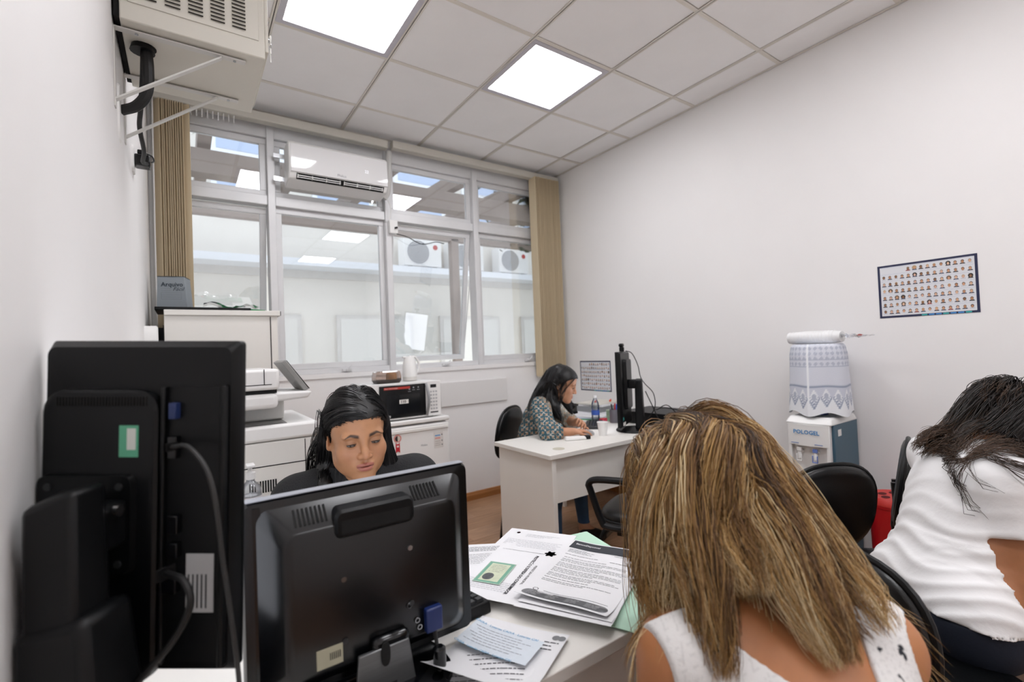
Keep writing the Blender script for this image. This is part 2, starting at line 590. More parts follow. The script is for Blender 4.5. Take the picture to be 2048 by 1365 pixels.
tree = thing('tree', 'leafy tree branches seen through the rightmost upper pane', 'tree', (5.6, 7.0, 0))
MB().tube([(0, 0, -.5), (.05, 0, 2), (.1, 0, 4)], [.09, .08, .05], 8).build('trunk', BEAM, tree)
lv = MB()
for k in range(420):
    c = Vector((rnd.gauss(0, .55), rnd.gauss(0, .4), 4.0 + rnd.gauss(0, .32)))
    a = Vector((rnd.uniform(-1, 1), rnd.uniform(-1, 1), rnd.uniform(-.6, .6))).normalized()
    b = a.cross(Vector((rnd.uniform(-1, 1), rnd.uniform(-1, 1), 1))).normalized()
    s_ = rnd.uniform(.05, .1)
    lv.add([c - a * s_, c + b * s_ * .45, c + a * s_, c - b * s_ * .45], [(0, 1, 2, 3)])
tag(lv.build('foliage', mat('tree_leaf_dark', '3f4c3c', .6, vary=.3, vscale=3), tree, smooth=0), kind='stuff')
# ================================================================ BLINDS, RAILS, WINDOW FITTINGS
SLAT = mat('blind_slat_tan', 'd6c4a4', .85, vary=.06, vscale=3, stretch=(30, 30, 1), bump=.1, bscale=300)
RAILM = mat('blind_rail_cream', 'cdc9bf', .5)
bl = thing('vertical_blind', 'tan vertical blind gathered in the left corner of the window', 'blind', (XL + .03, 3.62, 2.97))
MB().bb(0, 1.505, -.035, .035, 0, .062).build('head_rail', RAILM, bl, bevel=.006)
_sm = MB().bb(-.0013, .0013, -.045, .045, -1.76, 0).mesh('slat')
_s0 = None
for k in range(11):
    o = link_mesh('slat', _sm, SLAT, bl, smooth=0, loc=(.018 + k * .0118, 0, 0), rot=(0, 0, R(27 + rnd.uniform(-3, 3))))
link_mesh('slat', _sm, SLAT, bl, smooth=0, loc=(.155, -.01, 0), rot=(0, 0, R(58)))
MB().tube([(.002, -.03, 0), (.0, -.03, -.9), (.0, -.028, -1.75)], .0022, 5).build('bead_chain', WPLA, bl)
MB().tube([(.006, -.038, 0), (.004, -.038, -.9), (.004, -.036, -1.75)], .0022, 5).build('bead_chain', WPLA, bl)
for k in range(9):
    MB().bb(.2 + k * .03, .205 + k * .03, -.012, .012, -.045, 0).build('slat_carrier', WPLA, bl, smooth=0)
bl = thing('vertical_blind', 'tan vertical blind gathered beside the white right wall', 'blind', (1.405, 3.62, 2.985))
MB().bb(0, 1.74, -.035, .035, 0, .06).build('head_rail', RAILM, bl, bevel=.006)
_sm2 = MB().bb(-.0013, .0013, -.06, .06, -1.93, 0).mesh('slat')
for k in range(18):
    link_mesh('slat', _sm2, SLAT, bl, smooth=0, loc=(1.40 + k * .0165, -.035, 0), rot=(0, 0, R(rnd.uniform(-5, 5))))
for k in range(14):
    MB().bb(1.41 + k * .021, 1.418 + k * .021, -.1, .02, -1.945, -1.925).build('slat_weight', mat('blind_weight_white', 'd8d2c4', .6), bl, smooth=0)

# wall-split air conditioner hung in front of the second window
ac = thing('air_conditioner', 'white split air conditioner hung in front of the window', 'air conditioner', (.96, YW, 2.525))
W2 = .35
prof = [(-.035, .02), (-.185, .045), (-.215, .085), (-.222, .14), (-.215, .285), (-.19, .305), (-.035, .305)]
MB().prism(prof, -W2, W2, 'x').build('casing', WPLA, ac, bevel=.008)
MB().prism([(-.2235, .085), (-.2265, .14), (-.2195, .282), (-.216, .282), (-.222, .14), (-.217, .085)], -W2 + .012, W2 - .004, 'x').build('front_cover', mat('ac_cover_gloss', 'e6e5e5', .08, coat=.6), ac, bevel=.002)
MB().prism([(-.216, .079), (-.186, .044), (-.18, .05), (-.205, .084)], -W2 + .05, W2 - .03, 'x').build('outlet', GAP, ac, smooth=0)
for q in range(2):
    a0 = -W2 + .055 + q * .315
    MB().bb(a0, a0 + .29, -.212, -.209, .063, .068).build('louvre', WPLA, ac, smooth=0)
    MB().bb(a0, a0 + .29, -.203, -.2, .053, .057).build('louvre', WPLA, ac, smooth=0)
    for k in range(4):
        MB().bb(a0 + k * .0955, a0 + k * .0955 + .004, -.212, -.195, .05, .075).build('louvre_rib', WPLA, ac, smooth=0)
map_flat(text_mb('Philco', .026), lambda x, y, z: (x - .03, -.2262 + .0, y + .098)).build('lettering', GINK, ac, smooth=0)
map_flat(text_mb('22', .03), lambda x, y, z: (x + .17, -.2262, y + .16)).build('display', mat('ac_display', 'f6f8ff', .4, emit=.5), ac, smooth=0)
for z in (.06, .225):
    MB().bb(-.42, -W2 + .02, -.05, -.035, z, z + .03).build('mounting_bar', CHROME, ac, smooth=0)
pipe = thing('refrigerant_pipe', 'white wrapped pipe curving down beside the air conditioner', 'pipe', (1.36, YW - .06, 2.3))
MB().tube(spline([(-.03, 0, .27), (.0, -.01, .33), (.015, 0, .46), (.03, .02, .62), (.035, .03, .67)], 8), .024, 10).build('insulation', mat('pipe_wrap', 'd3d2cf', .7, bump=.2, bscale=120), pipe)
MB().tube(spline([(.0, .02, .3), (.035, .025, .2), (.02, .03, .1), (.05, .035, .09)], 8), .004, 6).build('cable', WPLA, pipe)
jb = thing('junction_box', 'small white switch box with black cable on the mullion', 'switch box', (1.415, YW - .002, 2.36))
MB().bb(-.035, .035, -.035, 0, -.055, .055).build('box', WPLA, jb, bevel=.004)
MB().cyl((.01, -.035, -.01), (.02, -.055, -.01), .008, n=10).build('plug', BLACKP, jb)
MB().tube(spline([(.02, -.04, -.058), (.12, -.02, -.07), (.25, -.015, -.115), (.38, -.012, -.085), (.46, -.01, -.09)], 8), .0035, 6).build('cable', CABLE, jb)

# ================================================================ NETWORK CABINET ON THE LEFT WALL
nc = thing('network_cabinet', 'cream vented metal wall cabinet with keys in its lock', 'cabinet', (-.15, 1.895, 2.42))
CW, CD, CH = .415, .455, .6
CAB = mat('cabinet_cream_steel', 'd9d5ca', .4, vary=.02)
MB().bb(0, CW, 0, CD, 0, CH).build('body', CAB, nc, bevel=.004)
MB().bb(.02, CW - .02, -.004, 0, .06, CH - .02).build('side_panel', CAB, nc, bevel=.002)
MB().bb(CW, CW + .012, .004, CD - .004, .03, CH - .005).build('door', CAB, nc, bevel=.003)
lou = MB().prism([(0, 0), (-.006, .0), (-.001, .006), (0, .006)], 0, .042, 'x').mesh('louvre')
lous = MB().bb(0, .042, -.0048, -.0042, -.0042, 0).mesh('louvre_slit')
LG = mat('louvre_shadow_gap', '2e2b27', .9)
for c in range(5):
    for k in range(26):
        z = .085 + k * .0135
        p0 = (.055 + c * .064, -.004, z)
        link_mesh('louvre', lou, CAB, nc, smooth=0, loc=p0)
        link_mesh('louvre_slit', lous, LG, nc, smooth=0, loc=p0)
MB().cyl((CW + .012, .04, .1), (CW + .022, .04, .1), .009, n=12).build('lock', CHROME, nc)
key = MB().bb(CW + .02, CW + .026, .028, .052, .085, .115).build('key', WPLA, nc, bevel=.003)
MB().tube([(CW + .024, .04 + .012 * math.cos(a), .075 + .012 * math.sin(a)) for a in np.linspace(0, 6.28, 14)[:-1]], .0012, 5, closed=True).build('key_ring', CHROME, key)
MB().bb(CW + .022, CW + .025, .03, .05, .045, .066).bb(CW + .0225, CW + .0245, .036, .043, .015, .046).build('spare_key', WPLA, key)
MB().bb(-.015, 0, .01, CD - .01, .01, CH - .01).build('wall_gap_shade', GAP, nc, smooth=0)  # black filler standing in for the shade between cabinet and wall
MB().cyl((.055, .14, -.002), (.055, .14, 0), .035, n=18).build('cable_entry', GAP, nc)
for q, yy in enumerate((1.945, 2.255)):
    b = thing('shelf_bracket', ('white steel bracket under the vented cabinet, the nearer one', 'white steel bracket under the vented cabinet, the one nearer the window')[q], 'bracket', (XL, yy, 2.41), group='brackets under the wall cabinet')
    MB().bb(0, .375, -.013, .013, .0, .0045).build('arm', STEELW, b, bevel=.001)
    MB().bb(0, .004, -.013, .013, -.26, .0).build('wall_plate', STEELW, b, bevel=.001)
    MB().bar((.002, 0, -.235), (.3, 0, -.003), .022, .005).build('brace', STEELW, b)
    for x in (.06, .34):
        MB().cyl((x, 0, -.003), (x, 0, 0), .005, n=10).build('bolt', CHROME, b)
cc = thing('cable_conduit', 'thick black conduit looping from the cabinet to the wall plate', 'cable', (XL, 2.05, 2.2))
MB().tube(spline([(.08, -.02, .22), (.085, -.015, .15), (.08, -.005, .07), (.05, .01, .02), (.005, .03, .0)], 8), .017, 10).build('conduit', CABLE, cc)
MB().tube(spline([(.072, -.02, .22), (.068, 0, .13), (.055, .1, .05), (.045, .2, .02), (.05, .33, -.02), (.04, .43, -.03), (.05, .48, -.02)], 8), .008, 8).build('cable', CABLE, cc)
MB().cyl((.07, -.02, .2), (.07, -.02, .222), .036, .03, n=16).build('cable_boot', BLACKP, cc)
op = thing('outlet_plate', 'white oval wall plate where the black conduit enters', 'wall plate', (XL, 2.06, 2.18))
MB().loft([[(0, a, b) for a, b in superell(.1, .2, 24)], [(.006, a, b) for a, b in superell(.09, .19, 24)]]).build('plate', WPLA, op)
op = thing('power_socket', 'white wall socket holding a black plug below the cabinet', 'socket', (XL, 2.56, 2.2))
MB().loft([[(0, a, b) for a, b in rrect(.08, .12, .02)], [(.008, a, b) for a, b in rrect(.074, .114, .018)]]).build('plate', WPLA, op)
ad = thing('power_adapter', 'black power adapter plugged in near the window corner', 'adapter', (XL + .008, 2.56, 2.2))
MB().bb(0, .055, -.02, .04, -.025, .025).build('body', BLACKG, ad, bevel=.006)
MB().bb(.01, .04, -.015, .02, .026, .045).build('plug', BLACKP, ad, bevel=.004)
MB().tube(spline([(.04, 0, .035), (.06, .01, .03), (.066, .01, .01), (.058, 0, -.0)], 6), .003, 6).build('lead', CABLE, ad)

# ================================================================ TALL CABINET, ITS TOP, COPIER
tc_ = thing('storage_cabinet', 'tall off-white storage cabinet in the window corner', 'cabinet', (-.09, 3.1, 0))
MB().bb(0, .545, 0, .5, .06, 1.575).build('body', LAM, tc_, bevel=.002)
MB().bb(.505, .51, -.002, 0, .06, 1.57).build('door_gap', GAP, tc_, smooth=0)
MB().bb(-.0, .56, -.015, .505, 1.575, 1.605).build('top', LAM, tc_, bevel=.003)
MB().bb(.56, .563, -.015, .505, 1.577, 1.603).build('edge_band', BLACKP, tc_, smooth=0)
MB().bb(.02, .525, .03, .48, 0, .06).build('plinth', DARKG, tc_, smooth=0)
tr = thing('document_tray', 'flat black folder tray lying on the tall cabinet', 'tray', (-.13, 3.12, 1.605))
MB().bb(0, .45, 0, .3, 0, .006).bb(0, .45, 0, .008, 0, .018).bb(0, .008, 0, .3, 0, .018).bb(.442, .45, 0, .3, 0, .012).build('tray', BLACKP, tr, bevel=.002)
# box file
bf = thing('box_file', 'grey cardboard archive box lettered Arquivo on the tall cabinet', 'box', (-.055, 3.29, 1.611), R(-14))
GREYC = mat('grey_archive_card', '8d9499', .6, vary=.04)
MB().hexa([(-.075, 0, 0), (.075, 0, 0), (.075, .12, 0), (-.075, .12, 0), (-.07, 0, .2), (.06, 0, .2), (.06, .12, .2), (-.07, .12, .2)]).build('box', GREYC, bf, bevel=.002)
MB().bb(-.07, .06, -.002, .122, .2, .203).build('lid', mat('archive_lid_dark', '3b4045', .6), bf, smooth=0)
lt = map_flat(text_mb('Arquivo', .034, bold=.0006, sx=.95), lambda x, y, z: (x - .052, -.0012, y + .145))
lt2 = map_flat(text_mb('Fácil', .03, shear=.4), lambda x, y, z: (x + .003, -.0012, y + .12))
lt.add(lt2.v, lt2.f)
for k in range(6):
    lt.bb(-.052, .045 if k > 1 else -.005, -.0012, -.001, .132 - k * .012, .1325 - k * .012)
lt.bb(-.052, -.0515, -.0012, -.001, .072, .11).bb(.0445, .045, -.0012, -.001, .072, .11)
lt.build('lettering', mat('navy_print', '24303c', .7), bf, smooth=0)
gf = thing('folder_bag', 'clear plastic bag holding bright green folders on the cabinet top', 'bag', (.23, 3.2, 1.611))
for k in range(5):
    MB().hexa([(-.09 + k * .012, -.05, .004 * k), (.17, -.045 + k * .006, .004 * k * .3), (.17, .12, .004 * k * .3), (-.08, .12, .004 * k), (-.085 + k * .012, -.05, .004 * k + .003), (.17, -.045 + k * .006, .0015 + .004 * k * .3), (.17, .12, .0015 + .004 * k * .3), (-.08, .12, .004 * k + .003)]).build('folder', mat('bright_green_card', '2f8f57', .55), gf, smooth=0)
vs, fs = [], []
for i in range(17):
    for j in range(7):
        x, y = -.14 + .28 * i / 16, -.06 + .17 * j / 6
        vs.append((x, y, .02 + .028 * math.exp(-((x + .1) / .05) ** 2) + .02 * math.exp(-((x - .08) / .04) ** 2) + rnd.uniform(-.005, .005)))
for i in range(16):
    for j in range(6):
        fs.append((i * 7 + j, (i + 1) * 7 + j, (i + 1) * 7 + j + 1, i * 7 + j + 1))
MB().add(vs, fs).build('plastic_film', glass_mat('clear_film', 'f2f4f6', 2.0, .12), gf, smooth=60)
rm = thing('marker_pen', 'small red capped marker on the black tray', 'pen', (.115, 3.14, 1.611))
MB().cyl((0, 0, .007), (.02, .05, .007), .007, n=10).build('cap', mat('red_plastic', 'c4202a', .35), rm)
MB().cyl((.02, .05, .007), (.04, .11, .007), .006, n=10).build('barrel', BLACKP, rm)
fb = thing('wall_file_holder', 'black mesh file holder squeezed between cabinet and left wall', 'file holder', (-.13, 3.2, 1.2))
MB().bb(-.03, .035, 0, .25, .0, .01).bb(-.03, -.027, 0, .25, 0, .33).bb(.032, .035, 0, .25, 0, .33).bb(-.03, .035, .247, .25, 0, .33).build('frame', BLACKP, fb, smooth=0)
for k in range(4):
    MB().bb(-.022 + k * .013, -.016 + k * .013, .01, .24, .01, .3 - k * .02).build('divider', DARKG if k % 2 else BLACKG, fb, smooth=0)
MB().bb(-.02, .02, .02, .24, -1.2, 0).build('stand', DARKG, fb, smooth=0)
wd = thing('paper_dispenser', 'white plastic dispenser on the left wall beside the cabinet', 'dispenser', (XL, 3.02, 1.43))
MB().loft([[(x, .03 + a * .6, b) for x, (a, b) in zip([0] * 24, superell(.1, .17, 24))], [(.05, .03 + a * .5, b + .005) for a, b in superell(.09, .16, 24)], [(.056, .03 + a * .4, b + .005) for a, b in superell(.07, .14, 24)]]).build('housing', WPLA, wd)

cp_ = thing('copier', 'large white floor-standing copier behind the seated black-haired woman', 'copier', (0, 2.25, 0))
X0, X1 = -.14, .465
MB().bb(X0, X1, 0, .6, .03, .965).build('body', CREAMP, cp_, bevel=.006)
for z in (.44, .66, .862):
    MB().bb(X0 + .01, X1 - .01, -.0015, 0, z, z + .004).build('seam', GAP, cp_, smooth=0)
MB().bb(X1 - .04, X1 - .037, -.0015, 0, .04, .96).build('seam', GAP, cp_, smooth=0)
ts = MB().bb(X0, X1 + .018, -.01, .6, .968, 1.035).build('top_deck', WPLA, cp_, bevel=.012)
MB().bb(X0 + .02, .36, .02, .4, 1.03, 1.0365).build('output_bay', BLACKG, cp_, smooth=0)
MB().bb(X0, .375, .18, .58, 1.036, 1.17).build('neck', CREAMP, cp_, bevel=.01)
MB().bb(X0, .325, -.01, .57, 1.105, 1.172).build('scanner_base', WPLA, cp_, bevel=.02)
MB().bb(X0, .32, .0, .56, 1.172, 1.186).build('scanner_gap', GAP, cp_, smooth=0)
MB().bb(X0, .33, -.012, .57, 1.186, 1.275).build('document_feeder', WPLA, cp_, bevel=.012)
MB().bb(X0, .3, -.0135, -.011, 1.208, 1.211).bb(.27, .273, -.0135, -.011, 1.208, 1.275).build('feeder_seam', GAP, cp_, smooth=0)
MB().hexa([(.3, .02, 1.13), (.46, .06, 1.135), (.46, .4, 1.135), (.3, .45, 1.13), (.3, .02, 1.172), (.475, .05, 1.165), (.475, .41, 1.165), (.3, .45, 1.172)]).build('panel_arm', WPLA, cp_, bevel=.01)
dp = MB().hexa([(.355, .1, 1.3), (.375, .1, 1.312), (.375, .34, 1.312), (.355, .34, 1.3), (.45, .1, 1.165), (.47, .1, 1.172), (.47, .34, 1.172), (.45, .34, 1.165)]).build('control_panel', mat('panel_grey', '8e8d8a', .4), cp_, bevel=.004)
MB().hexa([(.3765, .105, 1.308), (.379, .105, 1.31), (.379, .335, 1.31), (.3765, .335, 1.308), (.4715, .105, 1.173), (.474, .105, 1.175), (.474, .335, 1.175), (.4715, .335, 1.173)]).build('touch_screen', BLACKG, dp, smooth=0)
_vm = MB().bb(0, .006, -.0015, 0, 0, .05).mesh('vent_slot')
for k in range(11):
    link_mesh('vent_slot', _vm, GAP, cp_, smooth=0, loc=(.205 + k * .0098, 0, .755))
for x in (X0 + .05, X1 - .08):
    for yy in (.05, .52):
        MB().cyl((x, yy, 0), (x, yy, .032), .025, n=12).build('castor', DARKG, cp_)
pd = thing('drawer_pedestal', 'low grey drawer pedestal under the hand sanitizer bottle', 'cabinet', (-.16, 1.84, 0))
MB().bb(0, .42, 0, .39, .03, .715).build('body', LAM, pd, bevel=.002)
MB().bb(-.0, .435, -.012, .39, .715, .74).build('top', LAM, pd, bevel=.002)
for k in range(3):
    d = MB().bb(.012, .408, -.018, 0, .06 + k * .218, .06 + k * .218 + .208).build('drawer', LAM, pd, bevel=.002)
    MB().bar((.16, -.03, .2 + k * .218), (.26, -.03, .2 + k * .218), .008, .01).build('handle', CHROME, d)
MB().bb(.02, .4, .02, .37, 0, .03).build('plinth', DARKG, pd, smooth=0)
sb = thing('sanitizer_bottle', 'clear pump bottle of hand sanitizer beside the black monitors', 'bottle', (.178, 1.905, .74))
CLEARP = glass_mat('clear_plastic', 'eceff2', 1.6, .05)
MB().lathe([(.034, 0), (.036, .01), (.036, .11), (.03, .135), (.014, .15), (.013, .158)], n=24).build('bottle', CLEARP, sb)
MB().lathe([(.033, .004), (.0345, .012), (.0345, .09), (.033, .092)], n=24).build('gel', glass_mat('clear_gel', 'd6dde4', .8, .1), sb)
MB().lathe([(.0366, .03), (.0366, .1)], n=24).build('label', mat('bottle_label', 'd9d6d6', .6), sb)
MB().lathe([(.017, .158), (.017, .18), (.007, .184), (.007, .2)], n=16).build('collar', WPLA, sb)
MB().bb(-.014, .014, -.03, .012, .2, .212).build('pump_head', WPLA, sb, bevel=.004)

# ================================================================ FRIDGE, MICROWAVE AND WHAT STANDS ON IT
fr = thing('mini_fridge', 'small white refrigerator under the microwave', 'refrigerator', (1.0, 3.05, 0))
MB().bb(.004, .54, .055, .55, .03, .835).build('body', WPLA, fr, bevel=.006)
d = MB().bb(0, .542, 0, .05, .04, .825).build('door', WPLA, fr, bevel=.012)
MB().bb(.01, .53, -.008, .0, .782, .802).build('door_grip', CREAMP, d, bevel=.003)
MB().bb(-.004, .546, -.004, .552, .836, .866).build('top', WPLA, fr, bevel=.008)
for x in (.05, .49):
    MB().cyl((x, .1, 0), (x, .1, .03), .02, n=12).build('foot', DARKG, fr)
rb = thing('ribbon_badge', 'red rosette ribbon sticker on the refrigerator door', 'sticker', (1.154, 3.0485, .735))
MB().cyl((0, .0005, .018), (0, -.001, .018), .027, n=28).build('rosette', mat('rosette_pink', 'd98a84', .6), rb)
MB().cyl((0, -.001, .018), (0, -.0018, .018), .019, n=24).build('disc_light', mat('sticker_cream', 'd9d0c2', .6), rb)
MB().add([(0, -.0025, .018)] + [(.0185 * math.cos(a), -.0025, .018 + .0185 * math.sin(a)) for a in np.linspace(math.pi / 2, 1.5 * math.pi, 14)], [tuple(range(15))]).build('disc_dark', mat('sticker_dark', '2d1616', .6), rb, smooth=0)
MB().prism([(-.014, -.008), (.014, -.008), (.015, -.078), (0, -.066), (-.015, -.078)], -.0012, .0003, 'y').build('tail', mat('ribbon_red', 'c3202f', .5), rb, smooth=0)
MB().bb(-.009, .009, -.0018, -.0012, -.018, -.006).bb(-.007, .007, -.0018, -.0012, -.04, -.028).build('tail_print', mat('sticker_white', 'e7dcd8', .6), rb, smooth=0)
el = thing('energy_label', 'pale energy label sticker on the refrigerator door', 'sticker', (1.455, 3.0485, .705))
MB().bb(-.035, .035, -.001, .0005, -.055, .055).build('sheet', mat('label_paper', 'dcd8d4', .7), el, smooth=0)
for k, (c, a, b) in enumerate((('5f9bd0', .027, .035), ('e0a39a', .006, .018), ('b9b3ad', -.012, -.008), ('b9b3ad', -.026, -.022), ('b9b3ad', -.04, -.036))):
    MB().bb(-.028, .012, -.0016, -.001, a, b).build('print', mat('label_ink_%d' % k, c, .7), el, smooth=0)
for z in (.03, -.012, -.04):
    MB().bb(.022, .029, -.0016, -.001, z, z + .008).build('print', INK, el, smooth=0)
map_flat(text_mb('Midea', .02), lambda x, y, z: (x + .32, -.0008, y + .676)).build('lettering', GINK, fr, smooth=0)
mw = thing('microwave', 'white microwave oven with black glass door on the refrigerator', 'microwave', (.975, 3.08, .868))
MB().bb(0, .525, .012, .36, .008, .252).build('body', WPLA, mw, bevel=.006)
MB().bb(.0, .525, 0, .012, .006, .254).build('front', WPLA, mw, bevel=.004)
dr = MB().bb(.074, .405, -.008, 0, .018, .24).build('door', BLACKG, mw, bevel=.006)
MB().bb(.12, .36, -.0088, -.008, .045, .175).build('door_window', mat('microwave_window', '16181b', .1), dr, smooth=0)
hp = [(.405 + .012 * math.sin(math.pi * t), -.016 - .016 * math.sin(math.pi * t), .016 + .226 * t) for t in np.linspace(0, 1, 12)]
MB().tube(hp, .011, 8, flat=.8).build('handle', mat('handle_silver', 'b9bbbd', .3, metal=.6), dr)
MB().bb(.445, .49, -.001, 0, .205, .228).build('display', BLACKG, mw, smooth=0)
for i in range(3):
    for j in range(6):
        MB().bb(.442 + i * .02, .455 + i * .02, -.0015, 0, .05 + j * .024, .063 + j * .024).build('button', mat('button_grey', 'b9b9ba', .5), mw, smooth=0)
MB().bb(.44, .5, -.0015, 0, .027, .036).build('button_bar', DARKG, mw, smooth=0)
MB().bb(.105, .29, -.0092, -.008, .212, .228).build('red_strip', mat('strip_red', 'b7392f', .5), dr, smooth=0)
MB().bb(.21, .275, -.0095, -.008, .112, .14).build('label', mat('label_white', 'e6e4df', .6), dr, smooth=0)
map_flat(text_mb('110', .026, bold=.0008), lambda x, y, z: (x + .218, -.0099, y + .117)).build('lettering', INK, dr, smooth=0)
map_flat(text_mb('Efeito Grill Simulado', .011), lambda x, y, z: (x + .11, -.0096, y + .217)).build('lettering', mat('ink_cream', 'e3d9d2', .7), dr, smooth=0)
_lg = map_flat(text_mb('LG', .018, bold=.0006), lambda x, y, z: (x + .125, -.0092, y + .027))
_lg.cyl((.114, -.0085, .034), (.114, -.0092, .034), .007, n=16)
_lg.build('lettering', WPLA, dr, smooth=0)
for x, z in ((.315, .205), (.35, .205), (.285, .196)):
    MB().cyl((x, -.0085, z + .012), (x, -.0092, z + .012), .006, n=12).bb(x - .01, x + .01, -.0092, -.0085, z - .006, z - .002).build('print', GINK, dr, smooth=0)
for x in (.05, .47):
    for yy in (.05, .32):
        MB().cyl((x, yy, -.002), (x, yy, .009), .012, n=10).build('foot', DARKG, mw)
ck = thing('cake_container', 'clear ridged plastic box with a slice of cake on the microwave', 'food container', (1.155, 3.22, 1.122))
MB().loft([[(a, b, 0) for a, b in rrect(.165, .12, .03)], [(a, b, .02) for a, b in rrect(.185, .14, .03)]]).build('base', mat('brown_tray', '2a1d17', .4), ck)
rings = []
for z, s_ in ((.02, 1.), (.05, .98), (.075, .93), (.083, .85)):
    pts = rrect(.18 * s_, .135 * s_, .03, 12)
    rings.append([(a * (1 + .018 * (k % 2)), b * (1 + .018 * (k % 2)), z) for k, (a, b) in enumerate(pts)])
MB().loft(rings).build('lid', glass_mat('amber_film', 'e6d8cf', 2.2, .08), ck, smooth=0)
MB().loft([[(.035 + a, b - .0, .022) for a, b in superell(.07, .09, 20)], [(.035 + a, b, .06) for a, b in superell(.066, .085, 20)], [(.035 + a, b, .068) for a, b in superell(.05, .07, 20)]]).build('cake_slice', mat('cake_crumb', 'c39b63', .9, vary=.2, vscale=40, bump=.4, bscale=90), ck)
jg = thing('thermos_jug', 'white plastic thermos jug with curved handle on the microwave', 'jug', (1.352, 3.28, 1.122))
MB().lathe([(.047, 0), (.052, .004), (.052, .03)], n=28).build('base', mat('jug_base', 'd3d0cb', .35), jg)
MB().lathe([(.052, .03), (.054, .05), (.051, .1), (.042, .15), (.036, .172), (.033, .178)], n=28).build('body', WPLA, jg)
MB().hexa([(-.05, -.014, .168), (-.02, -.022, .165), (-.02, .022, .165), (-.05, .014, .168), (-.052, -.006, .18), (-.02, -.018, .18), (-.02, .018, .18), (-.052, .006, .18)]).build('spout', WPLA, jg, bevel=.003)
MB().tube(spline([(.0, 0, .178), (.045, 0, .172), (.072, 0, .13), (.07, 0, .08), (.05, 0, .045)], 8), .0095, 10, flat=.8).build('handle', WPLA, jg)
# ================================================================ DESKS
def desk(name, label, x0, x1, y0, y1, panels, z=.74, th=.025):
    t = thing(name, label, 'desk', ((x0 + x1) / 2, (y0 + y1) / 2, 0))
    ox, oy = (x0 + x1) / 2, (y0 + y1) / 2
    MB().bb(x0 - ox, x1 - ox, y0 - oy, y1 - oy, z - th, z).build('desktop', LAM, t, bevel=.002)
    for (nm, a, b, c, d, e, f_) in panels:
        MB().bb(a - ox, b - ox, c - oy, d - oy, e, f_).build(nm, LAM, t, bevel=.0015)
    return t
nd = desk('office_desk', 'light grey desk covered with papers and two black monitors', XL + .005, .9, .662, 1.205,
          [('modesty_panel', XL + .02, .775, .70, .718, .3, .715), ('end_panel', .775, .8, .69, 1.19, 0, .715), ('end_panel', XL + .01, XL + .03, .69, 1.19, 0, .715)])
fd = desk('office_desk', 'pale grey desk where the woman in the patterned blouse works', 1.59, 3.15, 1.975, 2.53,
          [('modesty_panel', 1.645, 3.1, 2.03, 2.048, .455, .715), ('end_panel', 1.615, 1.643, 1.99, 2.515, 0, .715), ('end_panel', 3.1, 3.125, 1.99, 2.515, 0, .715)])
MB().cyl((1.74 - 2.37, 2.08 - 2.2525, .7395), (1.74 - 2.37, 2.08 - 2.2525, .7415), .035, n=28).build('cable_grommet', mat('grommet_beige', 'c4bfae', .5), fd)
rd = desk('office_desk', 'grey side desk holding paper stacks below the small wall poster', 2.53, 3.15, 2.535, 3.5,
          [('end_panel', 2.55, 2.575, 3.0, 3.48, 0, .715), ('back_panel', 2.6, 3.13, 3.46, 3.48, .2, .715)])
vd = desk('office_desk', 'grey desk at which the woman in the white shirt leans', 2.0, 3.1, -.95, .12,
          [('end_panel', 2.02, 2.045, -.93, .1, 0, .715), ('end_panel', 3.06, 3.085, -.93, .1, 0, .715), ('modesty_panel', 2.05, 3.06, -.5, -.48, .3, .715)])

# ================================================================ MONITORS
SCREEN = mat('lit_screen', 'e9edf6', .3, emit=1.6)
BSHELL = mat('monitor_black_matte', '060709', .36, spec=.28, bump=.06, bscale=700)
def ring(w, h, r, y, cx=0, cz=0, n=5):
    return [(a, y, b) for a, b in rrect(w, h, r, n, cx, cz)]
m1 = thing('computer_monitor', 'tall black monitor turned upright with a green sticker on its back', 'monitor', (-.06, .8455, .74), -YAW)
sh = MB().loft([ring(.27, .464, .006, .026), ring(.27, .464, .006, .014), ring(.258, .446, .012, .0), ring(.2, .34, .012, -.004)]).build('back_shell', BSHELL, m1, smooth=30, loc=(0, 0, .376), rot=(0, .0402, 0))
MB().bb(-.127, .127, .0261, .0266, -.222, .222).build('screen', SCREEN, sh, smooth=0)
MB().loft([ring(.16, .4, .03, -.002, -.041, -.035), ring(.158, .398, .03, -.014, -.041, -.035), ring(.15, .39, .028, -.017, -.041, -.035)]).build('rear_panel', BSHELL, sh)
MB().bb(.042, .122, -.006, -.003, -.21, .168).build('port_recess', BLACKP, sh, smooth=0)
MB().bb(.12, .127, -.012, .0, -.215, .17).bb(.04, .046, -.014, 0, -.21, .168).build('recess_rim', BSHELL, sh, bevel=.002)
_vm = MB().bb(-.0012, .0012, -.019, -.016, 0, .012).mesh('vent_slot')
for k in range(30):
    link_mesh('vent_slot', _vm, GAP, sh, smooth=0, loc=(-.098 + k * .0042, 0, .143))
PORTB = mat('port_blue', '20305e', .4)
for (x, z, w, h, mm) in ((.058, .135, .01, .022, PORTB), (.058, .085, .012, .03, BLACKG), (.06, -.02, .014, .024, BLACKG), (.06, -.055, .014, .02, BLACKG), (.056, -.1, .02, .026, BLACKG)):
    MB().bb(x - w / 2, x + w / 2, -.016, -.004, z - h / 2, z + h / 2).build('port', mm, sh, bevel=.001)
MB().bb(-.012, .014, -.0178, -.0168, .073, .116).build('sticker', mat('sticker_green', '5fae8c', .6), sh, smooth=0)
MB().bb(-.001, .011, -.0183, -.0177, .083, .112).build('sticker_print', mat('sticker_offwhite', 'd8dcd6', .6), sh, smooth=0)
MB().bb(.074, .112, -.0068, -.006, -.142, -.062).build('rating_label', mat('label_grey_white', 'b9babb', .6), sh, smooth=0)
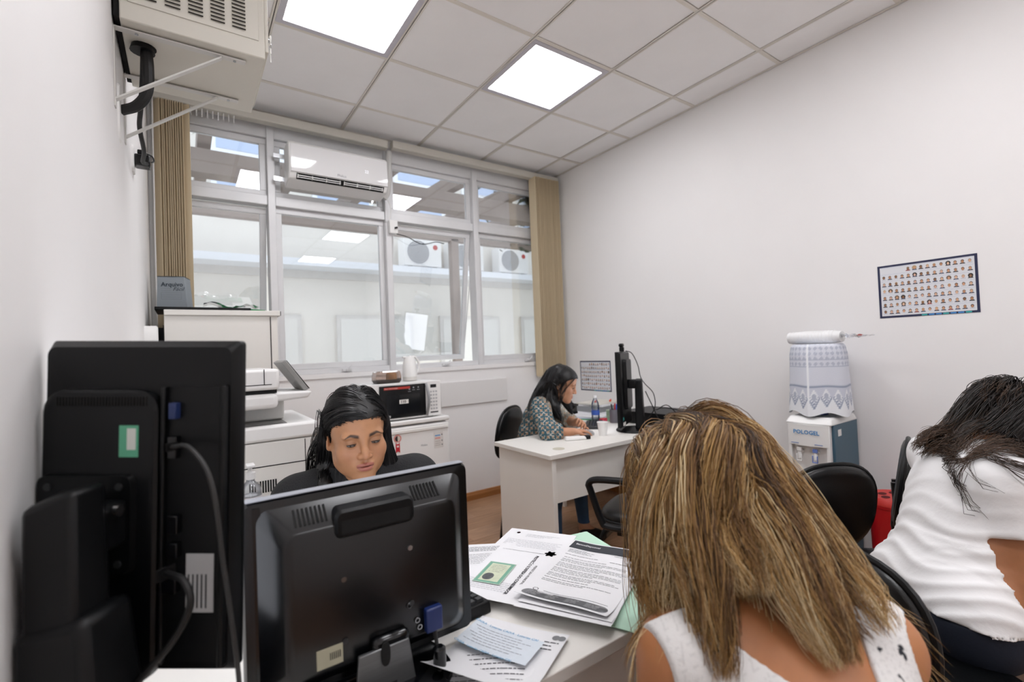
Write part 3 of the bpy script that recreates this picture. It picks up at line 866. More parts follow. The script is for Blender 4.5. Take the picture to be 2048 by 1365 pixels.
for k in range(5):
    MB().bb(.077 + k * .006, .079 + k * .006, -.0073, -.0067, -.136, -.09).build('label_print', DARKG, sh, smooth=0)
MB().loft([ring(.13, .135, .012, -.015, -.052, -.016), ring(.126, .131, .012, -.026, -.052, -.016)]).build('mount_plate', BLACKP, sh)
for (x, z) in ((-.1, .035), (-.004, .035), (-.1, -.068), (-.004, -.068)):
    MB().cyl((x, -.026, z), (x, -.028, z), .005, n=10).build('screw', DARKG, sh)
MB().bb(-.05, .01, -.075, -.024, -.04, .02).build('pivot_arm', BLACKP, sh, bevel=.008)
MB().cyl((.012, -.05, .012), (.018, -.05, .012), .007, n=12).build('pivot_cap', CHROME, sh)
MB().hexa([(-.048, -.12, .02), (.018, -.12, .02), (.018, -.055, .02), (-.048, -.055, .02), (-.045, -.115, .41), (.012, -.11, .43), (.012, -.06, .43), (-.045, -.06, .42)]).build('column', BLACKP, m1, bevel=.008)
MB().hexa([(-.056, -.125, .01), (.05, -.125, .01), (.05, -.03, .01), (-.056, -.03, .01), (-.052, -.122, .27), (.03, -.12, .285), (.03, -.045, .285), (-.052, -.045, .27)]).build('sleeve', BLACKP, m1, bevel=.012)
MB().loft([[(a - .01, b - .03, 0) for a, b in rrect(.2, .18, .03)], [(a - .01, b - .03, .012) for a, b in rrect(.19, .17, .03)]]).build('base', BLACKP, m1)
def world_tube(name, label, pts, r, mm=CABLE, cat='cable', n=8, parts=None, res=8):
    o = Vector(pts[0])
    t = thing(name, label, cat, o)
    MB().tube(spline([Vector(p) - o for p in pts], res), r, n).build('cord', mm, t)
    if parts: parts(t)
    return t
def _loc1(x, y, z):   # a point on the upright monitor's back
    c, s_ = math.cos(-YAW), math.sin(-YAW)
    return (-.06 + x * c - y * s_, .8455 + x * s_ + y * c, .74 + .376 + z)
def _plug(pt, d, r0=.008, L=.03, mm=BLACKP):
    def f_(t):
        MB().bar(Vector((0, 0, 0)) - Vector(d) * .0, Vector(d) * L, r0 * 2, r0 * 1.4).build('plug', mm, t, bevel=.003)
    return f_
world_tube('video_cable', 'grey video cable hanging from the upright monitor', [_loc1(.065, -.02, .085), _loc1(.1, -.035, .085), _loc1(.13, -.04, .04), _loc1(.138, -.03, -.08), _loc1(.145, -.02, -.2), _loc1(.12, .03, -.3), _loc1(.1, .08, -.37)], .0032, mat('cable_grey', '2c2c2c', .45), parts=_plug(0, (.012, -.018, 0)))
world_tube('power_cable', 'black power cable curving down from the upright monitor', [_loc1(.06, -.03, -.08), _loc1(.095, -.045, -.085), _loc1(.105, -.05, -.115), _loc1(.08, -.05, -.16), _loc1(.03, -.06, -.22), _loc1(.0, -.08, -.3), _loc1(.0, -.1, -.35)], .0045, CABLE, parts=_plug(0, (.02, -.03, 0), .012))

m2 = thing('computer_monitor', 'low black monitor with its vented back toward the papers', 'monitor', (.264, .85, .74))
BSAT = mat('monitor_dark_satin', '08090c', .27, spec=.55)
CZ = .186
sh = MB().loft([ring(.4, .328, .014, .018), ring(.4, .328, .014, .004), ring(.394, .322, .013, -.004), ring(.362, .298, .02, -.006), ring(.3, .232, .022, -.045), ring(.29, .222, .022, -.048)]).build('back_shell', BSAT, m2, smooth=30, loc=(0, 0, CZ))
MB().bb(-.188, .188, .0181, .0188, -.146, .152).build('screen', SCREEN, sh, smooth=0)
MB().bb(-.193, .193, -.003, .017, .164, .1662).build('top_trim', mat('trim_grey', '9a9ca3', .35), sh, bevel=.0008)
hd = MB().loft([[(a, y, b) for a, b in rrect(.136, .046, .012, 5, -.004, .115)] for y in (-.01, -.05)] + [ring(.128, .038, .01, -.056, -.004, .115)]).build('handle', BSHELL, sh, smooth=30)
MB().bb(-.062, .054, -.0565, -.055, .1, .121).build('handle_recess', GAP, hd, smooth=0)
_vs = MB().bb(-.0016, .0016, -.0012, .0012, -.016, .016).mesh('vent_slot')
sl = math.atan2(.039, .033)
for s_ in (-1, 1):
    for k in range(8):
        link_mesh('vent_slot', _vs, GAP, sh, smooth=0, loc=(-.004 + s_ * .1 + (k - 3.5) * .0066, -.0262, .1325), rot=(-sl * 1.0, 0, 0))
for k in range(26):
    MB().bar((.158, -.018, -.1 + k * .0072), (.172, -.0085, -.096 + k * .0072), .0008, .0018).build('side_rib', DARKG, sh, smooth=0)
MB().bb(-.184, -.174, -.0075, -.005, -.155, .155).build('rim_line', BLACKG, sh, smooth=0)
for (x, z) in ((-.06, .025), (.055, .045), (-.06, -.075), (.055, -.052)):
    MB().cyl((x, -.048, z), (x, -.0505, z), .0045, n=10).build('screw', CHROME if z > 0 else DARKG, sh)
for (x, z) in ((.064, -.085), (.068, -.098), (.05, -.055)):
    MB().tube([(x + .004 * math.cos(a), -.0495, z + .004 * math.sin(a)) for a in np.linspace(0, 6.28, 11)[:-1]], .0012, 5, closed=True).build('connector_nut', CHROME, sh)
MB().bb(-.02, .045, -.062, -.045, -.112, -.086).build('neck_hinge', BLACKG, sh, bevel=.008)
MB().bb(-.105, -.065, -.0495, -.048, -.105, -.075).build('rating_label', mat('label_cream', 'a9a58f', .6), sh, smooth=0)
for k in range(6):
    MB().bb(-.085 + k * .003, -.0838 + k * .003, -.05, -.0494, -.095, -.084).build('label_print', INK, sh, smooth=0)
nk = MB().hexa([(-.05, -.058, .0), (.056, -.058, .0), (.056, -.05, .0), (-.05, -.05, .0), (-.044, -.064, .085), (.042, -.064, .085), (.042, -.056, .085), (-.044, -.056, .085)]).build('neck', mat('brushed_gunmetal', '6f7071', .35, metal=.7, vary=.1, vscale=12, stretch=(1, 1, 20)), m2, bevel=.002)
MB().prism(superell(.016, .04, 16, 2.5, 0, .075), -.0655, -.064, 'y').build('cable_slot', GAP, nk, smooth=0)
MB().cyl((.0, -.0595, .018), (0, -.0585, .018), .02, n=20).build('neck_hole', GAP, nk)
MB().loft([[(a, b - .02, 0) for a, b in superell(.26, .2, 32)], [(a, b - .02, .008) for a, b in superell(.255, .195, 32)], [(a, b - .02, .012) for a, b in superell(.23, .17, 32)]]).build('base', BLACKG, m2)
def _vga(t):
    MB().bb(-.016, .016, -.007, .01, -.03, .012).build('connector', mat('connector_blue', '16295f', .35), t, bevel=.003)
    MB().lathe([(.007, 0), (.0115, .004), (.0115, .034), (.007, .038)], (.001, -.018, -.088), 14).build('ferrite_bead', BLACKG, t)
world_tube('vga_cable', 'black cable with blue plug under the low monitor', [(.357, .797, .845), (.358, .793, .81), (.357, .782, .78), (.358, .778, .75), (.36, .74, .746), (.4, .6, .744)], .0035, CABLE, parts=_vga)

kb = thing('keyboard', 'black keyboard behind the low monitor beside the papers', 'keyboard', (.31, .955, .741), R(4))
MB().hexa([(-.225, -.075, 0), (.225, -.075, 0), (.225, .075, 0), (-.225, .075, 0), (-.223, -.073, .026), (.223, -.073, .026), (.223, .073, .012), (-.223, .073, .012)]).build('case', BLACKP, kb, bevel=.003)
_km = MB().hexa([(-.008, -.008, 0), (.008, -.008, 0), (.008, .008, 0), (-.008, .008, 0), (-.0065, -.0065, .007), (.0065, -.0065, .007), (.0065, .0065, .006), (-.0065, .0065, .006)]).mesh('key')
def keys(parent, nx, ny, x0, y0, sx, sy, zf, mm):
    for i in range(nx):
        for j in range(ny):
            link_mesh('key', _km, mm, parent, smooth=0, loc=(x0 + i * sx, y0 + j * sy, zf(y0 + j * sy)))
keys(kb, 22, 6, -.205, -.055, .0195, .021, lambda y: .019 - y * .095, DARKG)

m3 = thing('computer_monitor', 'black monitor on the far desk seen edge-on with webcam on top', 'monitor', (2.455, 2.2, .74), R(30))
sh = MB().loft([ring(.3, .5, .006, .03), ring(.3, .5, .006, .012), ring(.28, .48, .01, -.004)]).build('back_shell', BSHELL, m3, smooth=30, loc=(0, 0, .285))
MB().bb(-.14, .14, .0301, .0306, -.24, .24).build('screen', SCREEN, sh, smooth=0)
MB().loft([ring(.17, .34, .02, -.003, .02, .03), ring(.16, .33, .02, -.024, .02, .03)]).build('rear_panel', BSHELL, sh)
MB().bb(.1, .125, -.012, -.003, .05, .12).build('rear_label', mat('label_pale', '9b9a98', .6), sh, smooth=0)
MB().bb(-.03, .04, -.075, -.02, .0, .06).build('pivot_arm', BLACKP, sh, bevel=.008)
MB().hexa([(-.025, -.115, .015), (.035, -.115, .015), (.035, -.06, .015), (-.025, -.06, .015), (-.02, -.11, .34), (.03, -.11, .35), (.03, -.065, .35), (-.02, -.065, .34)]).build('column', BLACKP, m3, bevel=.006)
MB().lathe([(.12, 0), (.125, .005), (.12, .014), (.09, .018)], (0, -.05, 0), 36).build('base', BLACKP, m3)
MB().bb(-.135, -.07, -.0065, -.004, -.235, -.215).build('rating_label', mat('label_white', 'e6e4df', .6), sh, smooth=0)
MB().bb(-.14, -.11, -.006, -.004, -.2, -.18).build('badge', mat('badge_teal', '2c7d78', .5), sh, smooth=0)
wc = thing('webcam', 'small black webcam clipped on the far monitor', 'webcam', (2.445, 2.205, 1.276), R(30))
MB().bb(-.008, .008, -.012, .02, 0, .03).build('clip', BLACKP, wc, bevel=.003)
MB().bb(-.03, .03, -.008, .018, .03, .055).build('body', BLACKP, wc, bevel=.008)
MB().cyl((0, .018, .042), (0, .023, .042), .008, n=14).build('lens', BLACKG, wc)
world_tube('webcam_cable', 'thin cable looping behind the far monitor', [(2.46, 2.19, 1.28), (2.5, 2.17, 1.26), (2.53, 2.15, 1.18), (2.54, 2.14, 1.1), (2.56, 2.12, 1.05), (2.63, 2.11, .98), (2.65, 2.12, .88), (2.62, 2.16, .8)], .003)
pc = thing('desktop_computer', 'flat black desktop computer behind the far monitor', 'computer', (2.86, 2.27, .74), R(3))
MB().bb(-.17, .17, -.19, .19, .006, .09).build('case', BLACKP, pc, bevel=.004)
MB().bb(-.16, .16, -.192, -.19, .015, .08).build('rear_plate', DARKG, pc, smooth=0)
for k in range(4):
    MB().bb(-.13 + k * .05, -.1 + k * .05, -.194, -.191, .03, .05).build('port', PORTB if k == 2 else CHROME, pc, smooth=0)
for (x, y) in ((-.15, -.17), (.15, -.17), (-.15, .17), (.15, .17)):
    MB().cyl((x, y, 0), (x, y, .007), .012, n=8).build('foot', DARKG, pc)
for k in range(7):
    a = rnd.uniform(-.05, .05)
    world_tube('loose_cable', ('black cable draped over the flat desktop computer', 'black cable coiling at the desk edge behind the computer', 'thin black cable trailing toward the right wall', 'black cable hanging loose beside the monitor stand', 'tangled black cable on the right end of the far desk', 'black cable arching above the desktop computer', 'black cable lying near the desk front edge')[k],
               [((2.66, 2.14, .86), (2.8, 2.15, .86), (2.95, 2.1, .82), (3.05, 2.05, .76), (3.08, 2.03, .744)),
                ((2.72, 2.07, .76), (2.8, 2.03, .745), (2.9, 2.05, .75), (2.98, 2.02, .744), (2.9, 1.995, .744)),
                ((2.8, 2.08, .78), (2.95, 2.04, .77), (3.08, 2.06, .78), (3.13, 2.1, .76)),
                ((2.56, 2.12, 1.0), (2.6, 2.1, .9), (2.63, 2.07, .8), (2.68, 2.04, .746), (2.78, 2.01, .744)),
                ((2.92, 2.03, .75), (2.98, 2.06, .77), (3.03, 2.02, .75), (3.0, 1.99, .744), (2.95, 2.0, .744)),
                ((2.68, 2.13, .86), (2.74, 2.09, .89), (2.8, 2.06, .83), (2.84, 2.05, .76)),
                ((2.6, 2.06, .745), (2.68, 2.0, .744), (2.75, 1.99, .744), (2.86, 2.0, .744))][k], .0035, n=6)
kb2 = thing('keyboard', 'dark grey keyboard in front of the woman in patterned blouse', 'keyboard', (2.44, 2.5, .741), R(42))
MB().hexa([(-.16, -.07, 0), (.16, -.07, 0), (.16, .07, 0), (-.16, .07, 0), (-.158, -.068, .024), (.158, -.068, .024), (.158, .068, .012), (-.158, .068, .012)]).build('case', DARKG, kb2, bevel=.003)
keys(kb2, 15, 5, -.137, -.045, .0195, .022, lambda y: .0175 - y * .088, BLACKP)
cu = thing('paper_cup', 'white paper cup on the edge of the far desk', 'cup', (2.205, 2.185, .74))
MB().lathe([(.024, 0), (.024, .003), (.034, .082), (.0365, .084), (.0365, .088), (.033, .088), (.031, .08), (.022, .006)], n=28).build('cup', WPLA, cu)
mo = thing('computer_mouse', 'grey mouse under the hand of the woman in patterned blouse', 'mouse', (2.135, 2.258, .741), R(-100))
MB().loft([[(a, b, 0) for a, b in superell(.055, .1, 24)], [(a, b, .014) for a, b in superell(.058, .103, 24)], [(a, b, .026) for a, b in superell(.045, .08, 24)], [(a, b, .032) for a, b in superell(.02, .045, 24)]]).build('shell', mat('mouse_grey', '9c9b9b', .4), mo)
MB().bb(-.003, .003, -.045, -.02, .022, .03).build('scroll_wheel', BLACKP, mo)
st = thing('stapler', 'white and black stapler beside the typing hand', 'stapler', (1.985, 2.205, .741), R(-22))
MB().hexa([(-.07, -.02, 0), (.07, -.02, 0), (.07, .02, 0), (-.07, .02, 0), (-.065, -.016, .025), (.07, -.016, .018), (.07, .016, .018), (-.065, .016, .025)]).build('body', WPLA, st, bevel=.006)
MB().bb(.06, .095, -.018, .018, .0, .022).build('head', BLACKP, st, bevel=.004)
wb = thing('water_bottle', 'clear plastic water bottle with blue label on the side desk', 'bottle', (2.575, 2.62, .74))
MB().lathe([(.028, 0), (.031, .006), (.031, .12), (.026, .15), (.013, .175), (.012, .185)], n=24).build('bottle', CLEARP, wb)
MB().lathe([(.0316, .055), (.0316, .09)], n=24).build('label', mat('label_blue', '3f62b8', .5), wb)
MB().lathe([(.0142, .183), (.0142, .2), (.012, .201)], n=16).build('cap', WPLA, wb)
PAPER = mat('white_paper', 'e6e6e8', .75)
def stack(name, label, loc, rz, w, h, layers):
    t = thing(name, label, 'paper stack', loc, rz)
    z = 0
    for (nm, th, c, dx, a) in layers:
        MB().bb(-w / 2, w / 2, -h / 2, h / 2, 0, th).build(nm, c, t, smooth=0, loc=(dx, 0, z), rot=(0, 0, R(a)))
        z += th
    return t
stack('paper_stack', 'tall stack of papers topped with red markers on the side desk', (2.86, 2.86, .74), R(8), .31, .23,
      [('folder', .012, mat('folder_grey', 'a7a9ad', .7), 0, 0), ('papers', .03, PAPER, .004, 2), ('binder', .045, mat('binder_grey', '8b8d8f', .6), 0, -2), ('papers', .016, PAPER, .01, 5), ('papers', .01, mat('paper_cream', 'd8d5cb', .8), -.006, -3)])
stack('paper_stack', 'low stack of blue-tinted papers and green folder on the side desk', (2.69, 2.78, .74), R(20), .22, .3,
      [('folder', .008, mat('bright_green_card', '2f8f57', .55), 0, 0), ('papers', .012, mat('paper_bluish', 'd2d8ea', .8), .004, 3), ('papers', .008, PAPER, .0, -4)])
for k, (x, y) in enumerate(((2.8, 2.84), (2.92, 2.79))):
    o = thing('marker_pen', ('red marker lying on the tall paper stack, left one', 'red marker lying on the tall paper stack, right one')[k], 'pen', (x, y, .862), R(40))
    MB().cyl((-.04, 0, .0), (.04, 0, .0), .0085, n=10).build('barrel', mat('marker_orange_red', 'd24a2e', .4), o)
    MB().cyl((.04, 0, 0), (.06, 0, 0), .006, n=10).build('cap', mat('red_plastic', 'c4202a', .35), o)
ph = thing('desk_phone', 'black desk telephone half hidden behind the paper stack', 'telephone', (2.85, 3.13, .74), R(-30))
MB().hexa([(-.09, -.1, 0), (.09, -.1, 0), (.09, .1, 0), (-.09, .1, 0), (-.088, -.098, .025), (.088, -.098, .025), (.088, .098, .07), (-.088, .098, .07)]).build('base', BLACKP, ph, bevel=.006)
MB().tube(spline([(-.06, -.1, .06), (-.06, -.05, .09), (-.06, .05, .115), (-.06, .1, .1)], 6), [.022] * 5 + [.014] * 8 + [.022] * 6, 10).build('handset', BLACKP, ph)
gl = thing('pencil_cup', 'grey pen holder with red marker beside the far monitor', 'pen holder', (2.645, 2.49, .74))
MB().lathe([(.036, 0), (.038, .003), (.038, .1), (.035, .1), (.034, .006)], n=20).build('holder', mat('grey_mesh', '6d6a70', .5), gl)
for k, (c, dx, dy) in enumerate((('c4202a', .015, .01), ('2b2b2e', -.012, .008), ('3f62b8', .0, -.015))):
    MB().cyl((dx * .3, dy * .3, .006), (dx * 1.6, dy * 1.6, .14), .005, n=8).build('pen', mat('pen_ink_%d' % k, c, .4), gl)
eb = thing('pink_box', 'small pink box near the water bottle on the far desk', 'box', (2.57, 2.535, .741), R(20))
MB().bb(-.03, .03, -.02, .02, 0, .03).build('box', mat('pink_plastic', 'dd4f66', .45), eb, bevel=.004)
MB().bb(-.03, .03, -.02, .02, .03, .034).build('lid', mat('red_plastic', 'c4202a', .35), eb, bevel=.001)
vb = thing('green_box', 'small green printed carton behind the water bottle', 'box', (2.69, 2.57, .741), R(10))
MB().bb(-.035, .035, -.02, .02, 0, .08).build('carton', mat('carton_green', '9fb79a', .6, vary=.3, vscale=60), vb, bevel=.002)
MB().bb(-.037, .037, -.022, .022, .08, .086).build('flap', mat('carton_flap', 'b3c2ad', .6), vb, smooth=0)

# ================================================================ CHAIRS
def pad(w, h, d, e=2.6, bulge=.5):
    prof = [(.0, .80), (.12, .93), (.3, .985), (.5, 1.), (.7, .985), (.9, .93), (1., .82), (1 + .08 * bulge, .5)]
    return MB().loft([[(a, (t - .5) * d, b) for a, b in superell(w * s_, h * s_, 36, e)] for t, s_ in prof])
METB = mat('black_tube_steel', '0f1012', .35, metal=.4)
def chair(label, loc, rz, arms=False, group='black vinyl office chairs', back_z=.665, back_w=.42, back_h=.37, seat=True):
    t = thing('office_chair', label, 'chair', loc, rz, group)
    # front is local -y
    b = pad(back_w, back_h, .05, 2.5).build('backrest', VINYL, t, smooth=50, loc=(0, .235, back_z), rot=(R(-9), 0, math.pi))
    rim = superell(back_w * 1.01, back_h * 1.01, 40, 2.5)
    MB().tube([(x, -.005, z) for x, z in rim], .009, 8, closed=True).build('piping', BLACKP, b)
    s_ = MB().loft([[(a, b_ , (tt - .5) * .07) for a, b_ in superell(.46 * q, .44 * q, 36, 3)] for tt, q in ((0, .85), (.15, .96), (.4, 1.), (.7, .985), (.9, .92), (1., .75))]).build('seat', VINYL, t, smooth=50, loc=(0, 0, .435))
    MB().tube([(x, y, -.012) for x, y in superell(.465, .445, 40, 3)], .008, 8, closed=True).build('piping', BLACKP, s_)
    MB().bb(-.18, .18, -.16, .16, .385, .402).build('seat_pan', METB, t, smooth=0)
    for sx in (-1, 1):
        MB().tube(spline([(sx * .03, .12, .39), (sx * .03, .24, .4), (sx * .03, .275, .46), (sx * .03, .265, .56), (sx * .03, .268, .66)], 6), .011, 8).build('back_support', METB, t)
        MB().tube(spline([(sx * .17, -.15, .39), (sx * .2, -.19, .3), (sx * .215, -.21, .0)], 6), .0125, 8).build('leg', METB, t)
        MB().tube(spline([(sx * .17, .15, .39), (sx * .2, .19, .3), (sx * .215, .23, .0)], 6), .0125, 8).build('leg', METB, t)
        if arms:
            pts = [(sx * .3, -.19, .6), (sx * .3, -.2, .625), (sx * .3, -.15, .655), (sx * .3, .08, .66), (sx * .3, .14, .64), (sx * .3, .15, .6), (sx * .3, .1, .47), (sx * .3, .06, .44), (sx * .3, -.1, .43), (sx * .3, -.14, .46)]
            sm = []
            P = pts + [pts[0], pts[1], pts[2]]
            sp = spline(P, 5)
            MB().tube(sp[5:-10], .022, 10, flat=.75, closed=True).build('armrest', BLACKP, t)
            MB().bb(min(sx * .3, sx * .2), max(sx * .3, sx * .2), -.06, .04, .395, .42).build('arm_bracket', METB, t, smooth=0)
    MB().bb(-.2, .2, -.175, -.155, .33, .35).build('cross_bar', METB, t, smooth=0)
    return t
chair('black vinyl chair with round back facing the camera by the cooler', (2.04, .655, 0), R(-27), back_z=.615)
chair('black vinyl chair seen edge-on beside the red bin', (2.66, .52, 0), R(14))
chair('black chair on which the woman in the white shirt sits', (1.5, .43, 0), R(72.5), back_z=.62, back_w=.4)
chair('black armchair with looped arms pushed toward the far desk', (2.0, 1.68, 0), R(203), arms=True)
chair('black chair behind the woman in the patterned blouse', (2.07, 2.68, 0), R(30), back_z=.715)
chair('black chair on which the black-haired woman behind the desk sits', (.43, 1.62, 0), R(0), back_z=.62, back_h=.3)
chair('black chair under the blonde woman in the foreground', (.63, .08, 0), R(157), back_z=.6, back_h=.3)

# ================================================================ WATER COOLER
wcx = thing('water_cooler', 'white and teal water cooler lettered POLOGEL against the wall', 'water cooler', (2.8, 1.0975, 0))
TEAL = mat('teal_sheet_metal', '3d5f72', .4, vary=.03)
D_, W_ = .335, .235
MB().bb(.03, D_, 0, W_, .02, .845).build('body', TEAL, wcx, bevel=.003)
MB().hexa([(-.005, -.004, .842), (D_ + .002, -.004, .842), (D_ + .002, W_ + .004, .842), (-.005, W_ + .004, .842), (.03, .012, .88), (D_, .012, .88), (D_, W_ - .012, .88), (.03, W_ - .012, .88)]).build('top_cap', WPLA, wcx, bevel=.01)
MB().bb(.0, .03, .012, W_ - .012, .02, .5).bb(.0, .03, .012, .03, .5, .842).bb(.0, .03, W_ - .03, W_ - .012, .5, .842).bb(.028, .034, .02, W_ - .02, .5, .82).build('front', WPLA, wcx, bevel=.003)
hood = [(.0 - .018 * math.sin(math.pi * t), .018 + (W_ - .036) * t) for t in np.linspace(0, 1, 12)]
MB().prism(hood + [(.03, W_ - .018), (.03, .018)], .725, .842, 'z').build('hood', WPLA, wcx, smooth=40)
for k, (y, c) in enumerate(((.165, WPLA), (.085, mat('tap_blue', '6f86c9', .35)))):
    tp = MB().cyl((.028, y, .69), (.0, y, .69), .012, n=12).build('tap', WPLA, wcx)
    MB().cyl((.004, y, .695), (-.002, y, .65), .009, n=10).build('spout', WPLA, tp)
    MB().bb(-.012, -.004, y - .014, y + .014, .635, .641).bb(-.012, -.004, y - .014, y - .01, .635, .675).bb(-.012, -.004, y + .01, y + .014, .635, .675).bb(-.008, .004, y - .012, y + .012, .69, .71).build('lever', c, tp, bevel=.002)
MB().bb(-.012, .03, .03, W_ - .03, .495, .512).build('drip_tray', WPLA, wcx, bevel=.004)
map_flat(text_mb('POLOGEL', .03, bold=.0007, sx=1.0), lambda x, y, z: (-.0195, W_ - .05 - x, y + .79)).build('lettering', mat('letter_blue', '2f86c4', .5), wcx, smooth=0)
MB().bb(.075, .115, -.0012, .0, .78, .815).build('sticker', WPLA, wcx, smooth=0)
for y in (.06, .18):
    MB().bb(-.0175, -.0165, y - .02, y + .02, .735, .739).build('print', mat('print_blue', '7d93c2', .6), wcx, smooth=0)
for x, y in ((.04, .03), (.04, .2), (.3, .03), (.3, .2)):
    MB().cyl((x, y, 0), (x, y, .022), .014, n=10).build('foot', DARKG, wcx)
# gallon bottle and its cloth cover
gb = thing('water_bottle_gallon', 'large water bottle under a patterned cloth cover on the cooler', 'water bottle', (2.965, 1.212, .88))
MB().lathe([(.03, .0), (.05, .02), (.12, .06), (.125, .09), (.125, .36), (.1, .39), (.03, .395)], n=32).build('bottle', mat('bottle_blue_tint', 'a9bfe0', .2, trans=.5), gb)
MB().lathe([(.034, .0), (.036, .002), (.036, .03), (.03, .034)], n=20).build('cap', mat('cap_blue', '2c3f9a', .4), gb)
NT, NZ = 176, 72
vs, cs = [], []
for j in range(NZ + 1):
    v = j / NZ
    for i in range(NT):
        th = 2 * math.pi * i / NT
        r = .14 + .006 * math.sin(6 * th + 1) * (1 - v) + .012 * (1 - v) ** 2 - .01 * max(0, v - .85) / .15
        z = .015 + .385 * v + (.012 * math.cos(5 * th) * (1 - v) ** 3)
        if v > .97: r *= 1 - (v - .97) * 2.5
        vs.append((r * math.cos(th), r * math.sin(th), z))
        u = (i / NT * 16) % 1
        base = np.array(lin('d9dce6'))
        dark = np.array(lin('9aa3b8'))
        lite = np.array(lin('eceef2'))
        c = base * 1.0
        if v < .42:
            zz = (v - .06) / .3
            tri = abs(u - .5) * 2
            d = zz - tri * .55 - .1
            d2 = (1 - tri) * .5 + .12 - (zz - .1)
            c = lite * 1.0
            if abs(d) < .07 or abs(d - .18) < .035: c = dark * 1.0
            if zz > .55 + .45 * (1 - tri): c = base * .8 + dark * .2
            if abs(zz - 1.12) < .05: c = dark * 1.0
            if (u - .5) ** 2 * 4 + (zz - .62) ** 2 * 3 < .12: c = dark * .7 + lite * .3
        elif v > .68:
            q = (v - .68) / .3 * 4
            uu = (i / NT * 32) % 1
            if abs(uu - .5) + abs(q % 1 - .5) < .42: c = dark * .55 + base * .45
            if abs(v - .685) < .008 or abs(v - .78) < .006: c = dark * .6 + base * .4
        if i % 88 < 2: c = lite * 1.05
        cs.append((*c, 1))
fs = [(j * NT + i, j * NT + (i + 1) % NT, (j + 1) * NT + (i + 1) % NT, (j + 1) * NT + i) for j in range(NZ) for i in range(NT)]
fs.append(tuple(NZ * NT + i for i in range(NT)))
cov = MB().add(vs, fs).build('cloth_cover', mat('cover_cloth', 'e0e2ea', .8, vcol=True, bump=.2, bscale=200), gb, smooth=60)
def set_col(o, cols):
    a = o.data.color_attributes.new('Col', 'FLOAT_COLOR', 'POINT')
    a.data.foreach_set('color', np.asarray(cols, dtype=np.float32).ravel())
set_col(cov, cs)
cpk = thing('cup_pack', 'white sleeve of plastic cups lying on the covered water bottle', 'cup pack', (2.96, 1.225, 1.318), R(-8))
MB().tube([(0, .15, 0), (0, .14, 0), (0, .05, .002), (0, -.1, 0), (0, -.15, -.001)], [.02, .034, .036, .036, .03], 16).build('sleeve', mat('cup_sleeve_white', 'ececec', .35, bump=.25, bscale=60), cpk)
for k in range(14):
    MB().tube([(.036 * math.cos(a) * 1.01, .12 - k * .018, .036 * math.sin(a) * 1.01) for a in np.linspace(0, 6.28, 17)[:-1]], .0012, 4, closed=True).build('cup_rim', WPLA, cpk)
vs = []
for i in range(12):
    for j in range(7):
        x = -.03 + .06 * j / 6
        vs.append((x + rnd.uniform(-.006, .006), -.15 - .145 * i / 11, rnd.uniform(-.018, .02) * (1 - i / 14)))
fs = [(i * 7 + j, (i + 1) * 7 + j, (i + 1) * 7 + j + 1, i * 7 + j + 1) for i in range(11) for j in range(6)]
MB().add(vs, fs).build('bag_end', glass_mat('clear_film', 'f2f4f6', 2.0, .12), cpk, smooth=0)
bn = thing('waste_bin', 'red round cup bin with a holed lid beside the cooler', 'bin', (2.975, .885, 0))
REDB = mat('bin_red', 'b80d18', .35)
MB().lathe([(.105, 0), (.108, .005), (.118, .44), (.122, .442), (.122, .46)], n=36).build('bin', REDB, bn)
MB().lathe([(.124, .455), (.124, .47), (.112, .49), (.1, .487)], n=36).build('lid', mat('bin_lid_red', 'cf3b35', .4), bn)
for a in (30, 150, 270, 210, 330, 90):
    MB().loft([[(.062 * math.cos(R(a)) + x, .062 * math.sin(R(a)) + y, .4875) for x, y in superell(.05, .036, 18, 2)], [(.062 * math.cos(R(a)) + x, .062 * math.sin(R(a)) + y, .4885) for x, y in superell(.05, .036, 18, 2)]]).build('cup_hole', mat('hole_dark_red', '5c0a0e', .8), bn)

